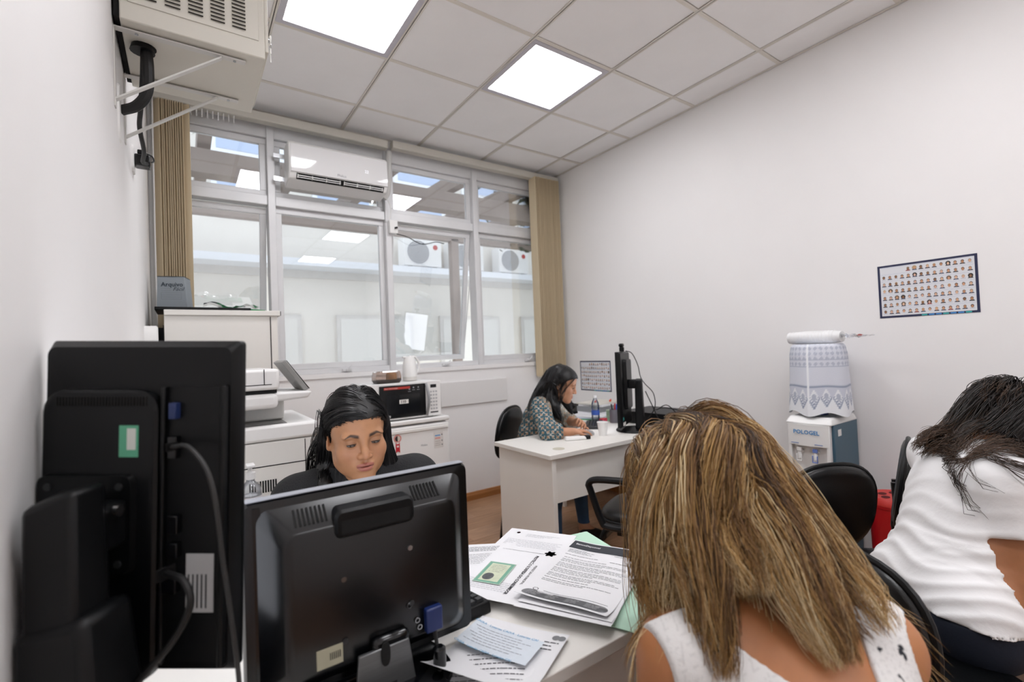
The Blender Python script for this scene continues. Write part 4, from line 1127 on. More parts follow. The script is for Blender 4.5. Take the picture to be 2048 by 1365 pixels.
# ================================================================ WALL POSTERS OF SMALL PORTRAITS
def poster(label, y0, z0, w, h, seed, rot=0.):
    t = thing('poster', label, 'poster', (XR, y0, z0), group='portrait posters on the right wall')
    t.rotation_euler = (rot, 0, 0)
    # local: page x -> -Y ; page y -> Z
    P = lambda x, y, d: (-d, -x, y)
    def q(mb, x0, x1, y0_, y1_, d):
        return mb.hexa([P(x0, y0_, d - .0006), P(x1, y0_, d - .0006), P(x1, y0_, d), P(x0, y0_, d), P(x0, y1_, d - .0006), P(x1, y1_, d - .0006), P(x1, y1_, d), P(x0, y1_, d)])
    q(MB(), 0, w, 0, h, .002).build('border', mat('poster_navy', '1b2246', .5), t, smooth=0)
    b = .011
    q(MB(), b, w - b, b, h - b, .0028).build('sheet', mat('poster_white', 'dfe0e4', .6), t, smooth=0)
    for k in range(7):
        x = w * (.45 + .07 * k)
        q(MB(), x, x + .022, .002, .009, .0028).build('border_mark', mat('poster_teal', '3fb3b0', .5) if k % 3 == 0 else mat('poster_sky', '4b8fd0', .5), t, smooth=0)
    rr = random.Random(seed)
    vs, fs, cols = [], [], []
    def poly(pts, d, col):
        n = len(vs)
        vs.extend(P(x, y, d) for x, y in pts)
        fs.append(tuple(range(n, n + len(pts))))
        cols.extend([(*lin(col), 1)] * len(pts))
    def ell(cx, cy, a, c, d, col, n=9):
        poly([(cx + a * math.cos(2 * math.pi * k / n), cy + c * math.sin(2 * math.pi * k / n)) for k in range(n)], d, col)
    cw, ch = (w - 2 * b - .006) / 14, (h - 2 * b - .004) / 7
    for j in range(7):
        yb = b + .002 + j * ch
        poly([(b + .003, yb + ch - .001), (w - b - .003, yb + ch - .001), (w - b - .003, yb + ch), (b + .003, yb + ch)], .003, '9fb2cc')
        for i in range(14):
            if j == 6 and i < 4: continue
            cx, cy = b + .003 + (i + .5) * cw, yb + ch * .32
            skin = rr.choice(['d9a987', 'cf9b78', 'b98562', 'e0b89b', '8f6547', 'd9b09a'])
            hair = rr.choice(['2b2320', '3a2c24', '5d4632', '8d8478', '231d1b', '6e5a48', 'b59b74'])
            top = rr.choice(['23273a', '1f2430', '3a4055', '8c2f2f', '2a2d33', 'c9ccd4', '3b4a6a', 'd9dbe0'])
            big = rr.random() < .12
            ell(cx, cy + ch * .24, cw * (.38 if big else .24), ch * (.3 if big else .22), .0031, hair)
            poly([(cx - cw * .42, cy - ch * .12), (cx + cw * .42, cy - ch * .12), (cx + cw * .26, cy + ch * .04), (cx - cw * .26, cy + ch * .04)], .0032, top)
            ell(cx, cy + ch * .18, cw * .18, ch * .2, .0033, skin)
    o = MB().add(vs, fs).build('portraits', mat('poster_print', 'ffffff', .6, vcol=True), t, smooth=0)
    set_col(o, cols)
    return t
poster('navy-bordered poster of many small portraits above the water cooler', .973, 1.408, .402, .288, 5, R(0))
poster('small portrait poster on the wall behind the far monitor', 3.407, .9, .402, .284, 5, 0)
# ================================================================ PAPERS ON THE NEAR DESK
PRINT = mat('print_grey', '4a4a50', .8)
LPRINT = mat('print_light', '9a9aa2', .8)
NAVYP = mat('print_dark_band', '2c2f36', .7)
GBAND = mat('print_grey_band', '7c7d80', .7)
BLUEP = mat('print_sky_blue', '5fa6cf', .7)
MINT = mat('mint_card', 'b9dcc6', .7)
MINTD = mat('mint_card_edge', '58b48c', .7)
def words_row(mb, x0, x1, y, h=.0016, r=rnd):
    x = x0
    while x < x1:
        l = r.uniform(.004, .014)
        if x + l > x1: break
        flat_quad(mb, x, x + l, y, y + h)
        x += l + r.uniform(.0012, .0025)
class Sheet:
    def __init__(s, label, c, rot, w=.21, h=.297, z=.745, fn=None, m=None, name='paper_sheet', cat='paper', nx=12, ny=16, th=.0003):
        s.fn = fn or (lambda x, y: 0)
        s.t = thing(name, label, cat, (c[0], c[1], z), R(rot))
        vs, fs = [], []
        for d in (0, -th):
            for j in range(ny + 1):
                for i in range(nx + 1):
                    x, y = -w / 2 + w * i / nx, -h / 2 + h * j / ny
                    vs.append((x, y, s.fn(x, y) + d))
        n = (nx + 1) * (ny + 1)
        for j in range(ny):
            for i in range(nx):
                a = j * (nx + 1) + i
                fs.append((a, a + 1, a + nx + 2, a + nx + 1))
                fs.append((n + a, n + a + nx + 1, n + a + nx + 2, n + a + 1))
        for i in range(nx):
            a = i; fs.append((a, n + a, n + a + 1, a + 1))
            a = ny * (nx + 1) + i; fs.append((a, a + 1, n + a + 1, n + a))
        for j in range(ny):
            a = j * (nx + 1); fs.append((a, a + nx + 1, n + a + nx + 1, n + a))
            a = j * (nx + 1) + nx; fs.append((a, n + a, n + a + nx + 1, a + nx + 1))
        s.o = MB().add(vs, fs).build('sheet', m or PAPER, s.t, smooth=60)
    def put(s, mb, name, m, eps=.0005):
        # cut long faces so that print follows a bent sheet
        me = mb.mesh(name)
        bm = bmesh.new(); bm.from_mesh(me)
        for ax in ((1, 0, 0), (0, 1, 0)):
            for k in range(-14, 15):
                p = Vector(ax) * (k * .0125)
                bmesh.ops.bisect_plane(bm, geom=bm.verts[:] + bm.edges[:] + bm.faces[:], plane_co=p, plane_no=Vector(ax))
        for v in bm.verts:
            v.co.z = s.fn(v.co.x, v.co.y) + eps
        bm.to_mesh(me); bm.free()
        return link_mesh(name, me, m, s.t, smooth=0)
# mint-green folders beneath
for k, (cx, cy, rot) in enumerate(((.85, .80, -62), (.84, .80, -65), (.855, .815, -59), (.83, .81, -67), (.82, .945, -15), (.85, .93, -11))):
    t = thing('folder', ('lowest mint green folder under the bank letter', 'second mint green folder up from the desk under the papers', 'third mint green folder from the desk in the pile', 'mint green folder sticking out toward the blonde woman', 'mint green folder near the top of the folder pile', 'mint green folder with its corners showing behind the bank letter')[k], 'folder', (cx, cy, .7405 + k * .0017), R(rot), group='mint folders in the pile of papers')
    MB().bb(-.117, .117, -.17, .17, 0, .0008).build('back_flap', MINT, t, smooth=0)
    MB().hexa([(-.117, -.17, .0009), (.117, -.17, .0012), (.112, .17, .0012), (-.117, .168, .0009), (-.117, -.17, .0013), (.117, -.17, .0016), (.112, .17, .0016), (-.117, .168, .0013)]).build('front_flap', MINT, t, smooth=0)
    MB().bb(-.1185, -.117, -.17, .17, 0, .0014).build('spine', MINTD, t, smooth=0)
    if k == 5:
        b = MB()
        for q in range(3): flat_quad(b, -.06, .06, .12 - q * .02, .1208 - q * .02)
        flat_quad(b, -.075, -.0745, .06, .15); flat_quad(b, -.075, .075, .15, .1505)
        map_flat(b, lambda x, y, z: (x, y, .0018)).build('form_lines', mat('mint_print', '8fc2a6', .7), t, smooth=0)
# municipal sheets on the left
s = Sheet('white sheet with round red seal at the back of the paper pile', (.765, 1.075), -58, .21, .297, .7525)
b = MB()
for k in range(3): words_row(b, -.04, .07 - k * .02, .115 - k * .008, .0014)
for k in range(10): words_row(b, -.085, .085, .07 - k * .0085, .0013)
s.put(b, 'text_lines', LPRINT)
s.put(map_flat(MB().cyl((-.07, .12, 0), (-.07, .12, .0001), .006, n=16), lambda x, y, z: (x, y, 0)), 'seal', mat('seal_red', '9c4a52', .7))
s = Sheet('white sheet with slanted grey text beside the low monitor', (.61, 1.075), -33, .21, .297, .7535)
b = MB()
for k in range(4): words_row(b, -.09, .09, .125 - k * .008, .0024)
for k in range(8): words_row(b, -.09, .09, .08 - k * .008, .0013)
s.put(b, 'text_lines', PRINT)
s = Sheet('sheet headed PROTEÇÃO E DEFESA DO CONSUMIDOR with a town crest', (.668, .99), -59, .21, .297, .755, fn=lambda x, y: .006 * max(0, (-y - .08) / .07) ** 2)
b = text_mb('PROTEÇÃO E DEFESA DO CONSUMIDOR', .0115, pos=(.018, .105), rot=R(-90), bold=.0004)
text_mb('PREFEITURA MUNICIPAL', .0095, b, (.036, .05), R(-90))
s.put(b, 'lettering', INK)
b = MB()
b.prism([(.05 + .014 * math.cos(a) * (1 + .25 * math.cos(6 * a)), .128 + .014 * math.sin(a) * (1 + .25 * math.cos(6 * a))) for a in np.linspace(0, 6.28, 40)[:-1]], 0, .00005)
map_flat(b, lambda x, y, z: (x, y, 0))
s.put(b, 'crest', GBAND)
b = MB()
for k in range(4): words_row(b, -.09 + k * .03, -.02 + k * .03, .12, .0014)
for k in range(6): words_row(b, -.1, .03, -.06 - k * .008, .0013)
s.put(b, 'text_lines', LPRINT)
idc = thing('identity_card', 'green-bordered laminated identity card lying on the sheets', 'card', (.627, 1.018, .7565), R(-57))
MB().bb(-.0365, .0365, -.055, .055, 0, .0008).build('laminate', mat('id_laminate', 'b6c9b8', .25), idc, bevel=.0003)
MB().bb(-.034, .034, -.0525, .0525, .0008, .001).build('border', mat('id_green', '6fa78f', .4), idc, smooth=0)
MB().bb(-.026, .026, -.0455, .0455, .001, .0012).build('field', mat('id_field', 'ccd3b8', .5, vary=.1, vscale=60), idc, smooth=0)
b = MB()
b.prism(superell(.028, .034, 20, 2.2, -.008, -.024), .0012, .0014)
b.build('photo', mat('id_photo', '55585a', .5, vary=.4, vscale=70), idc, smooth=0)
b = MB()
for k in range(5): words_row(b, -.02, .022, .035 - k * .008, .001)
map_flat(b, lambda x, y, z: (x, y, .0013)).build('text_lines', PRINT, idc, smooth=0)
# extra sheets beneath the bank letter
for k, (cx, cy, rot, z, lab) in enumerate(((.765, .838, -62, .756, 'blank white sheet under the bank letter with a bent corner'), (.745, .83, -60, .7575, 'white sheet peeping out below the bank letter'))):
    s = Sheet(lab, (cx, cy), rot, .21, .297, z, fn=lambda x, y: .01 * max(0, (-y - .06) / .09) ** 2)
    b = MB()
    for q in range(18): words_row(b, -.085, .085, .12 - q * .012, .0013)
    s.put(b, 'text_lines', LPRINT)
# the bank letter
s = Sheet('bank letter with black Daycoval header and grey footer', (.797, .862), -65.1, .216, .35, .7592, fn=lambda x, y: .012 * max(0, (-y - .1) / .075) ** 2 + .004 * max(0, -y) + .0012 * math.sin(x * 40))
b = MB(); flat_quad(b, -.103, .104, .122, .17); s.put(b, 'header_band', NAVYP, .0005)
b = text_mb('BancoDaycoval', .0115, pos=(-.092, .147), bold=.0002); text_mb('Ouvidoria', .007, b, (.068, .127))
s.put(b, 'header_lettering', mat('print_white', 'e8e8ea', .7), .0009)
b = MB()
for (cx, cy, rr_) in ((.083, .150, .009), (.072, .143, .006)):
    for q in range(24):
        a0, a1 = q * math.pi / 12, (q + 1) * math.pi / 12
        b.add([(cx + rr_ * math.cos(a0), cy + rr_ * math.sin(a0), 0), (cx + rr_ * math.cos(a1), cy + rr_ * math.sin(a1), 0), (cx + rr_ * .85 * math.cos(a1), cy + rr_ * .85 * math.sin(a1), 0), (cx + rr_ * .85 * math.cos(a0), cy + rr_ * .85 * math.sin(a0), 0)], [(0, 1, 2, 3)])
flat_quad(b, .080, .086, .147, .153)
s.put(b, 'header_logo', mat('print_white', 'e8e8ea', .7), .0009)
b = MB()
for k in range(4): words_row(b, -.095, -.04 + (k % 2) * .02, .112 - k * .0055, .0014)
words_row(b, .03, .095, .114, .0014)
words_row(b, -.095, .0, .08, .0016); words_row(b, .03, .1, .076, .0018)
yy = .062
for n_ in (1, 3, 4, 4, 3, 1, 2):
    for q in range(n_):
        words_row(b, -.09, .09 if q < n_ - 1 else .03, yy, .0014); yy -= .0062
    yy -= .005
s.put(b, 'text_lines', PRINT)
b = MB()
b.prism(rrect(.2, .036, .016, 5, 0, -.147), 0, .0001); map_flat(b, lambda x, y, z: (x, y, 0))
s.put(b, 'footer_band', GBAND, .0006)
b = MB()
for q in range(4):
    for k in range(4): words_row(b, -.088 + q * .046, -.055 + q * .046, -.138 - k * .006, .0013)
flat_quad(b, -.07, -.03, -.135, -.131)
s.put(b, 'footer_text', mat('print_pale', 'd6d6d8', .7), .001)
b = MB()
for k in range(40):
    x = -.06 + k * .0038
    flat_quad(b, x, x + .0039, -.1225 - .002 * math.sin(k * .15), -.121 - .002 * math.sin(k * .15))
b.tube([(-.08 + .006 * math.cos(a), -.122 + .006 * math.sin(a), 0) for a in np.linspace(0, 6.28, 18)[:-1]], .0008, 4, closed=True)
map_flat(b, lambda x, y, z: (x, y, 0))
s.put(b, 'footer_rule', PRINT, .0006)
# lottery receipts sheet in front
s = Sheet('curled white sheet with a grey two-circle card logo at the desk edge', (.468, .755), -62, .20, .21, .744, fn=lambda x, y: .028 * max(0, (-y - .02) / .085) ** 2 + .006 * max(0, x / .1) ** 2)
b = MB()
for c, dx in ((0, .078), (1, .09)):
    b.prism(superell(.016, .016, 20, 2, dx, .088), 0, .0001)
map_flat(b, lambda x, y, z: (x, y, 0))
s.put(b, 'card_logo', GBAND)
b = MB()
for k, w_ in enumerate((.03, .025, .03)): words_row(b, .06, .06 + w_, .07 - k * .011, .003)
s.put(b, 'text_lines', PRINT)
fn2 = lambda x, y: .004 + .012 * max(0, (-x - .02) / .08) ** 2 + .004 * max(0, x / .1) ** 2
s = Sheet('pale blue lottery receipt lettered CAIXA on the curled sheet', (.482, .775), -66, .155, .075, .751, fn=fn2, m=mat('receipt_paper', 'd3dbe3', .7))
b = text_mb('CAIXA   Loterias CAIXA   Loterias CAI', .0088, pos=(-.08, .033))
text_mb('CAIXA   Loterias CAIXA   Loterias CAI', .0078, b, (-.08, -.04))
s.put(b, 'lettering', BLUEP)
b = MB()
for k in range(7): words_row(b, -.07 + (k % 3) * .008, .04 + (k % 2) * .02, .022 - k * .0075, .0011)
s.put(b, 'text_lines', LPRINT)
s = Sheet('sheet of grey text lying under the low monitor cable', (.40, .735), -40, .21, .16, .7415, fn=lambda x, y: .004 * math.sin(x * 25) + .004)
b = MB()
for k in range(9): words_row(b, -.09, .09, .06 - k * .014, .0022)
s.put(b, 'text_lines', PRINT, .0007)
# ================================================================ PEOPLE: implicit surfaces
def axis(lo, hi, fine=(), hc=.008):
    """grid line positions: coarse steps with finer stretches"""
    cuts = sorted({lo, hi} | {q for a, b, _ in fine for q in (a, b) if lo < q < hi})
    out = [lo]
    for a, b in zip(cuts[:-1], cuts[1:]):
        m = (a + b) / 2
        h = min([hf for x0, x1, hf in fine if x0 <= m <= x1] + [hc])
        n = max(1, int(round((b - a) / h)))
        out += list(a + (b - a) * (np.arange(1, n + 1) / n))
    return np.array(out, dtype=np.float32)

class Vol:
    def __init__(s, xs, ys, zs):
        s.ax = (xs, ys, zs)
        s.F = np.full((len(xs), len(ys), len(zs)), 1., dtype=np.float32)
    def cut(s, lo, hi):
        sl = []
        for a, l, h in zip(s.ax, lo, hi):
            i, j = np.searchsorted(a, l), np.searchsorted(a, h)
            if j <= i: return None, None
            sl.append(slice(i, j))
        g = np.ix_(*[a[q] for a, q in zip(s.ax, sl)])
        return tuple(sl), g
    def _mix(s, sl, d, k, sub=False):
        F = s.F[sl]
        if sub:
            d = -d
            if k > 0:
                h = np.maximum(k - np.abs(F - d), 0) / k
                s.F[sl] = np.maximum(F, d) + h * h * k * .25
            else:
                s.F[sl] = np.maximum(F, d)
        elif k > 0:
            h = np.maximum(k - np.abs(F - d), 0) / k
            s.F[sl] = np.minimum(F, d) - h * h * k * .25
        else:
            s.F[sl] = np.minimum(F, d)
    def cone(s, a, b, ra, rb, k=.02, pad=.05, sub=False):
        a, b = np.array(a, float), np.array(b, float)
        r = max(ra, rb) + pad
        sl, g = s.cut(np.minimum(a, b) - r, np.maximum(a, b) + r)
        if sl is None: return s
        ab = b - a
        L = float(ab @ ab) + 1e-9
        t = np.clip(sum((g[i] - a[i]) * ab[i] for i in range(3)) / L, 0, 1)
        d2 = sum((g[i] - a[i] - t * ab[i]) ** 2 for i in range(3))
        s._mix(sl, (np.sqrt(d2) - (ra + (rb - ra) * t)).astype(np.float32), k, sub)
        return s
    def chain(s, pts, rs, k=.02, pad=.05):
        for i in range(len(pts) - 1):
            s.cone(pts[i], pts[i + 1], rs[i], rs[i + 1], k if i else k, pad)
        return s
    def ell(s, c, r, M=None, k=.02, sub=False, pad=.05):
        """ellipsoid; M columns are its axes"""
        c, r = np.array(c, float), np.array(r, float)
        M = np.eye(3) if M is None else np.array(M, float)
        ext = np.sqrt(((M * r) ** 2).sum(1)) + pad
        sl, g = s.cut(c - ext, c + ext)
        if sl is None: return s
        q0 = q1 = 0
        for j in range(3):
            l = sum((g[i] - c[i]) * M[i, j] for i in range(3))
            q0 = q0 + (l / r[j]) ** 2
            q1 = q1 + (l / r[j] ** 2) ** 2
        k0 = np.sqrt(q0)
        d = k0 * (k0 - 1) / np.maximum(np.sqrt(q1), 1e-6)
        s._mix(sl, d.astype(np.float32), k, sub)
        return s
    def points(s):
        return np.ix_(*s.ax)

def surface(ax, F):
    ins = F < 0
    c = np.zeros(tuple(n - 1 for n in F.shape), dtype=np.int8)
    for i in (0, 1):
        for j in (0, 1):
            for k in (0, 1):
                c += ins[i:F.shape[0] - 1 + i, j:F.shape[1] - 1 + j, k:F.shape[2] - 1 + k]
    act = (c > 0) & (c < 8)
    I = np.array(np.nonzero(act))
    n = I.shape[1]
    idx = np.full(act.shape, -1, dtype=np.int32)
    idx[act] = np.arange(n)
    P = np.zeros((n, 3))
    W = np.zeros(n)
    X = [np.asarray(a, float) for a in ax]
    corner = [(i, j, k) for i in (0, 1) for j in (0, 1) for k in (0, 1)]
    for a in corner:
        for d in range(3):
            if a[d] == 0:
                b = list(a); b[d] = 1
                fa = F[I[0] + a[0], I[1] + a[1], I[2] + a[2]].astype(float)
                fb = F[I[0] + b[0], I[1] + b[1], I[2] + b[2]].astype(float)
                m = (fa < 0) != (fb < 0)
                t = np.where(m, fa / np.where(m, fa - fb, 1), 0)
                for e in range(3):
                    pa = X[e][I[e] + a[e]]
                    pb = X[e][I[e] + b[e]]
                    P[:, e] += np.where(m, pa + (pb - pa) * t, 0)
                W += m
    P /= W[:, None]
    quads = []
    for d in range(3):
        e, f_ = (d + 1) % 3, (d + 2) % 3
        lo = [slice(None)] * 3; hi = [slice(None)] * 3
        lo[d], hi[d] = slice(0, -1), slice(1, None)
        for q in (e, f_):
            lo[q] = hi[q] = slice(1, -1)
        A, B = ins[tuple(lo)], ins[tuple(hi)]
        J = np.array(np.nonzero(A != B))
        flip = B[tuple(J)]
        J = J.copy()
        J[e] += 1; J[f_] += 1
        def cell(de, df):
            K = J.copy(); K[e] -= de; K[f_] -= df
            return idx[K[0], K[1], K[2]]
        q = np.stack([cell(1, 1), cell(0, 1), cell(0, 0), cell(1, 0)], 1)
        q[flip] = q[flip][:, ::-1]
        quads.append(q)
    return P, np.concatenate(quads)

def fast_mesh(name, V, Q):
    me = bpy.data.meshes.new(name)
    V = np.asarray(V, dtype=np.float32); Q = np.asarray(Q, dtype=np.int32)
    m = Q.shape[1]
    me.vertices.add(len(V)); me.vertices.foreach_set('co', V.ravel())
    me.loops.add(Q.size); me.loops.foreach_set('vertex_index', Q.ravel())
    me.polygons.add(len(Q))
    me.polygons.foreach_set('loop_start', np.arange(0, Q.size, m, dtype=np.int32))
    me.polygons.foreach_set('loop_total', np.full(len(Q), m, dtype=np.int32))
    me.update(calc_edges=True)
    me.validate()
    me.shade_smooth()
    return me

def relax(P, Q, it=2, lam=.5):
    for _ in range(it):
        S = np.zeros_like(P); n = np.zeros(len(P))
        for a, b in ((0, 1), (1, 2), (2, 3), (3, 0)):
            np.add.at(S, Q[:, a], P[Q[:, b]]); np.add.at(n, Q[:, a], 1)
            np.add.at(S, Q[:, b], P[Q[:, a]]); np.add.at(n, Q[:, b], 1)
        P = P + lam * (S / n[:, None] - P)
    return P

def body_object(name, vol_ax, F, m, parent=None, origin=(0, 0, 0), col=None, it=1):
    P, Q = surface(vol_ax, F)
    P = relax(P, Q, it)
    cols = col(P) if col else None
    o = bpy.data.objects.new(name, fast_mesh(name, P - np.array(origin), Q))
    COL.objects.link(o)
    o.data.materials.append(m)
    if parent is None:
        o.location = origin
    else:
        o.parent = parent
    if cols is not None:
        set_col(o, np.concatenate([cols, np.ones((len(P), 1))], 1))
    return o

def frame_from(fwd, up=(0, 0, 1)):
    """columns: person's left (+x), back (+y), up (+z); face looks along -y"""
    f_ = np.array(fwd, float); f_ /= np.linalg.norm(f_)
    u = np.array(up, float); u = u - f_ * (u @ f_); u /= np.linalg.norm(u)
    return np.stack([np.cross(-f_, u), -f_, u], 1)

def rot_axis(ax, deg):
    return np.array(Matrix.Rotation(R(deg), 3, ax))

# ---- head, built in its own frame: face toward -y, eyes at z = 0
def head(v, o, M, female=True, detail=True, jaw=1.):
    o = np.array(o, float)
    g = lambda p: o + M @ np.array(p, float)
    E = lambda c, r, k=.012, sub=False, A=None: v.ell(g(c), r, M if A is None else M @ A, k, sub, .03)
    C = lambda a, b, ra, rb, k=.01, sub=False: v.cone(g(a), g(b), ra, rb, k, .03, sub)
    E((0, .018, .032), (.073, .093, .084), .0)
    E((0, -.022, .038), (.062, .064, .058), .03)
    E((0, -.028, -.03), (.058 * jaw, .058, .07), .03)
    for s in (-1, 1):
        C((s * .050 * jaw, .008, -.04), (s * .041 * jaw, -.016, -.07), .015, .014, .03)
        C((s * .041 * jaw, -.016, -.07), (s * .013, -.068, -.1), .014, .014, .035)
        E((s * .031 * jaw, -.046, -.055), (.026, .03, .034), .03)
        E((s * .04, -.06, -.03), (.022, .018, .02), .025)
        E((s * .03, -.078, .019), (.024, .01, .007), .018)
    E((0, -.074, -.098), (.018, .016, .014), .022)
    E((0, -.074, -.066), (.03, .018, .02), .02)
    if detail:
        for s in (-1, 1):
            E((s * .031, -.094, -.001), (.019, .011, .0125), .014, True)
            E((s * .031, -.0735, -.001), (.0142, .0142, .0132), .005)
    C((0, -.083, .012), (0, -.1, -.022), .0065, .0075, .014)
    C((0, -.098, -.02), (0, -.1045, -.032), .008, .0098, .008)
    for s in (-1, 1):
        E((s * .0115, -.094, -.0355), (.008, .0105, .0075), .007)
        E((s * .0062, -.1015, -.0425), (.0034, .005, .003), .003, True)
    E((0, -.0895, -.0588), (.0215, .0085, .0062), .006)
    E((0, -.09, -.0708), (.0185, .009, .0068), .006)
    E((0, -.1, -.0645), (.0215, .0095, .0016), .002, True)
    E((0, -.094, -.0515), (.003, .004, .006), .006, True)
    for s in (-1, 1):
        A = rot_axis('Z', s * 18) @ rot_axis('X', -12)
        E((s * .0735, .018, -.012), (.0055, .017, .03), .006, False, A)
        E((s * .0795, .012, -.008), (.0045, .009, .018), .004, True, A)
        E((s * .072, .012, -.036), (.006, .008, .009), .006)
    return g

def face_colour(P, o, M, base, lip, brow, cheek=None, rngs=None):
    L = (P - np.array(o)) @ M
    x, y, z = np.abs(L[:, 0]), L[:, 1], L[:, 2]
    n = len(P)
    col = np.tile(np.array(lin(base)), (n, 1))
    head_zone = (np.abs(L) < (.1, .14, .15)).all(1)
    def blend(w, c):
        w = (np.clip(w, 0, 1) * head_zone)[:, None]
        col[:] = col * (1 - w) + np.array(lin(c)) * w
    ck = cheek or base
    blend(.35 * np.exp(-(((x - .042) / .022) ** 2 + ((z + .035) / .022) ** 2)) * (y < -.03), ck)
    blend(.35 * np.exp(-((x / .014) ** 2 + ((z + .034) / .014) ** 2)) * (y < -.08), ck)
    # lips
    top = -.0588 + .0058 * np.sqrt(np.clip(1 - (x / .023) ** 2, 0, 1)) - .0012 * np.exp(-(x / .004) ** 2)
    bot = -.0715 - .0062 * np.sqrt(np.clip(1 - (x / .019) ** 2, 0, 1)) + .004 * np.clip((x - .012) / .01, 0, 1)
    wl = np.clip((top - z) / .0015, 0, 1) * np.clip((z - bot) / .0015, 0, 1) * (x < .023) * (y < -.07)
    blend(wl * .9, lip)
    blend(np.exp(-((z + .0645) / .0012) ** 2) * (x < .022) * (y < -.07) * .75, '3a1a14')
    # brows
    zb = .0185 + .006 * np.clip((x - .012) / .02, 0, 1) - .009 * np.clip((x - .034) / .016, 0, 1) ** 1.5
    th = .005 * np.clip((.054 - x) / .03, .35, 1)
    wb = np.exp(-((z - zb) / th) ** 4) * np.clip((x - .011) / .005, 0, 1) * np.clip((.053 - x) / .006, 0, 1) * (y < -.04)
    blend(wb * .92, brow)
    # lids and lash line
    e = ((x - .031) / .016) ** 2 + ((z + .001) / .012) ** 2
    blend(.35 * np.exp(-e * 1.2) * (y < -.06), '6b4430')
    return col

def eyes(parent, o, M, origin, look=(0, -1, -.35), iris='2a1a12', lid_open=.004):
    g = lambda p: np.array(o) + M @ np.array(p, float) - np.array(origin)
    EW = mat('eye_white', '6d635c', .25, coat=.5)
    IR = mat('iris_' + iris, iris, .3)
    LASH = mat('lash_black', '120d0b', .6)
    lk = np.array(look, float); lk /= np.linalg.norm(lk)
    for s in (-1, 1):
        c = (s * .031, -.0735, -.001)
        # visible opening: an almond patch on the eyeball, with iris and lash lines on it
        r = .01455
        vs, fs = [], []
        nx, ny = 18, 6
        for j in range(ny + 1):
            for i in range(nx + 1):
                u = -1 + 2 * i / nx
                top = -.001 + lid_open * (1 - u * u) ** .7
                bot = -.0042 - .0012 * (1 - u * u)
                xx, zz = u * .0125, bot + (max(top, bot + .0003) - bot) * j / ny
                yy = -math.sqrt(max(r * r - xx * xx - zz * zz * 1.1, 1e-8)) - .0002
                vs.append(g((c[0] + xx, c[1] + yy, c[2] + zz)))
        for j in range(ny):
            for i in range(nx):
                a = j * (nx + 1) + i
                fs.append((a, a + 1, a + nx + 2, a + nx + 1))
        eb = MB().add(vs, fs).build('eye', EW, parent, smooth=60)
        iv = []
        ix = lk[0] * .012
        for k in range(16):
            a = 2 * math.pi * k / 16
            xx, zz = ix + .0066 * math.cos(a), -.0025 + .0066 * math.sin(a)
            top = -.001 + lid_open * (1 - (xx / .0125) ** 2) ** .7 - .0002
            bot = -.0042 - .0012 * (1 - (xx / .0125) ** 2)
            zz = min(max(zz, bot), top)
            yy = -math.sqrt(r * r - xx * xx - zz * zz * 1.1) - .0011
            iv.append(g((c[0] + xx, c[1] + yy, c[2] + zz)))
        MB().add(iv, [tuple(range(16))]).build('iris', IR, eb, smooth=0)
        lp, lq = [], []
        for i in range(13):
            u = -1.08 + 2.16 * i / 12
            uu = max(0, 1 - u * u)
            xx = u * .0125
            zt = -.001 + lid_open * uu ** .7 + .0003
            zb = -.0042 - .0012 * uu - .0003
            lp.append(g((c[0] + xx, c[1] - math.sqrt(r * r - xx * xx - zt * zt * 1.1) - .0014, c[2] + zt)))
            lq.append(g((c[0] + xx, c[1] - math.sqrt(r * r - xx * xx - zb * zb * 1.1) - .0003, c[2] + zb)))
        MB().tube(lp, [.0003 + .0008 * math.sin(math.pi * i / 12) for i in range(13)], 5).build('lash_line', LASH, eb)
        MB().tube(lq, .0003, 4).build('lower_lash_line', LASH, eb)

def hand(v, wrist, fwd, palm_n, side, curl=(20, 25, 20), L=1., spread=6, k=.006):
    """wrist point, finger direction, palm normal (out of the palm), side +1 when the thumb lies along cross(fwd, palm_n)"""
    w = np.array(wrist, float)
    f_ = np.array(fwd, float); f_ /= np.linalg.norm(f_)
    n = np.array(palm_n, float); n = n - f_ * (n @ f_); n /= np.linalg.norm(n)
    t = np.cross(f_, n) * side
    Mh = np.stack([t, f_, n], 1)
    v.ell(w + f_ * .045 * L, (.038 * L, .05 * L, .014 * L), Mh, .012)
    v.cone(w - f_ * .03, w + f_ * .02 * L, .024 * L, .024 * L, .015)
    lens = (.072, .08, .075, .058)
    for i in range(4):
        off = (.029 - i * .0195) * L
        b = w + f_ * (.085 - abs(i - 1.2) * .004) * L + t * off
        a = R(spread * (1.2 - i))
        d = f_ * math.cos(a) + t * math.sin(a)
        ang = 0
        p = b
        v.cone(w + f_ * .05 * L + t * off * .9, b, .0095 * L, .0095 * L, k)
        for s_, (fr, cu) in enumerate(zip((.45, .32, .23), curl)):
            ang += R(cu)
            q = p + (d * math.cos(ang) + n * math.sin(ang)) * lens[i] * fr * L
            v.cone(p, q, (.0088 - .0008 * s_) * L, (.0082 - .0009 * s_) * L, k * .7)
            p = q
    p = w + f_ * .022 * L + t * .028 * L
    d = f_ * .72 + t * .62 + n * .2
    d /= np.linalg.norm(d)
    v.cone(w + f_ * .015 * L + t * .012 * L, p, .014 * L, .013 * L, .012)
    for l_, r0, r1, bend in ((.034, .0125, .01, 0), (.03, .01, .0085, .25), (.022, .0088, .0075, .3)):
        d = d + f_ * bend + n * bend * .5
        d /= np.linalg.norm(d)
        q = p + d * l_ * L
        v.cone(p, q, r0 * L, r1 * L, k)
        p = q

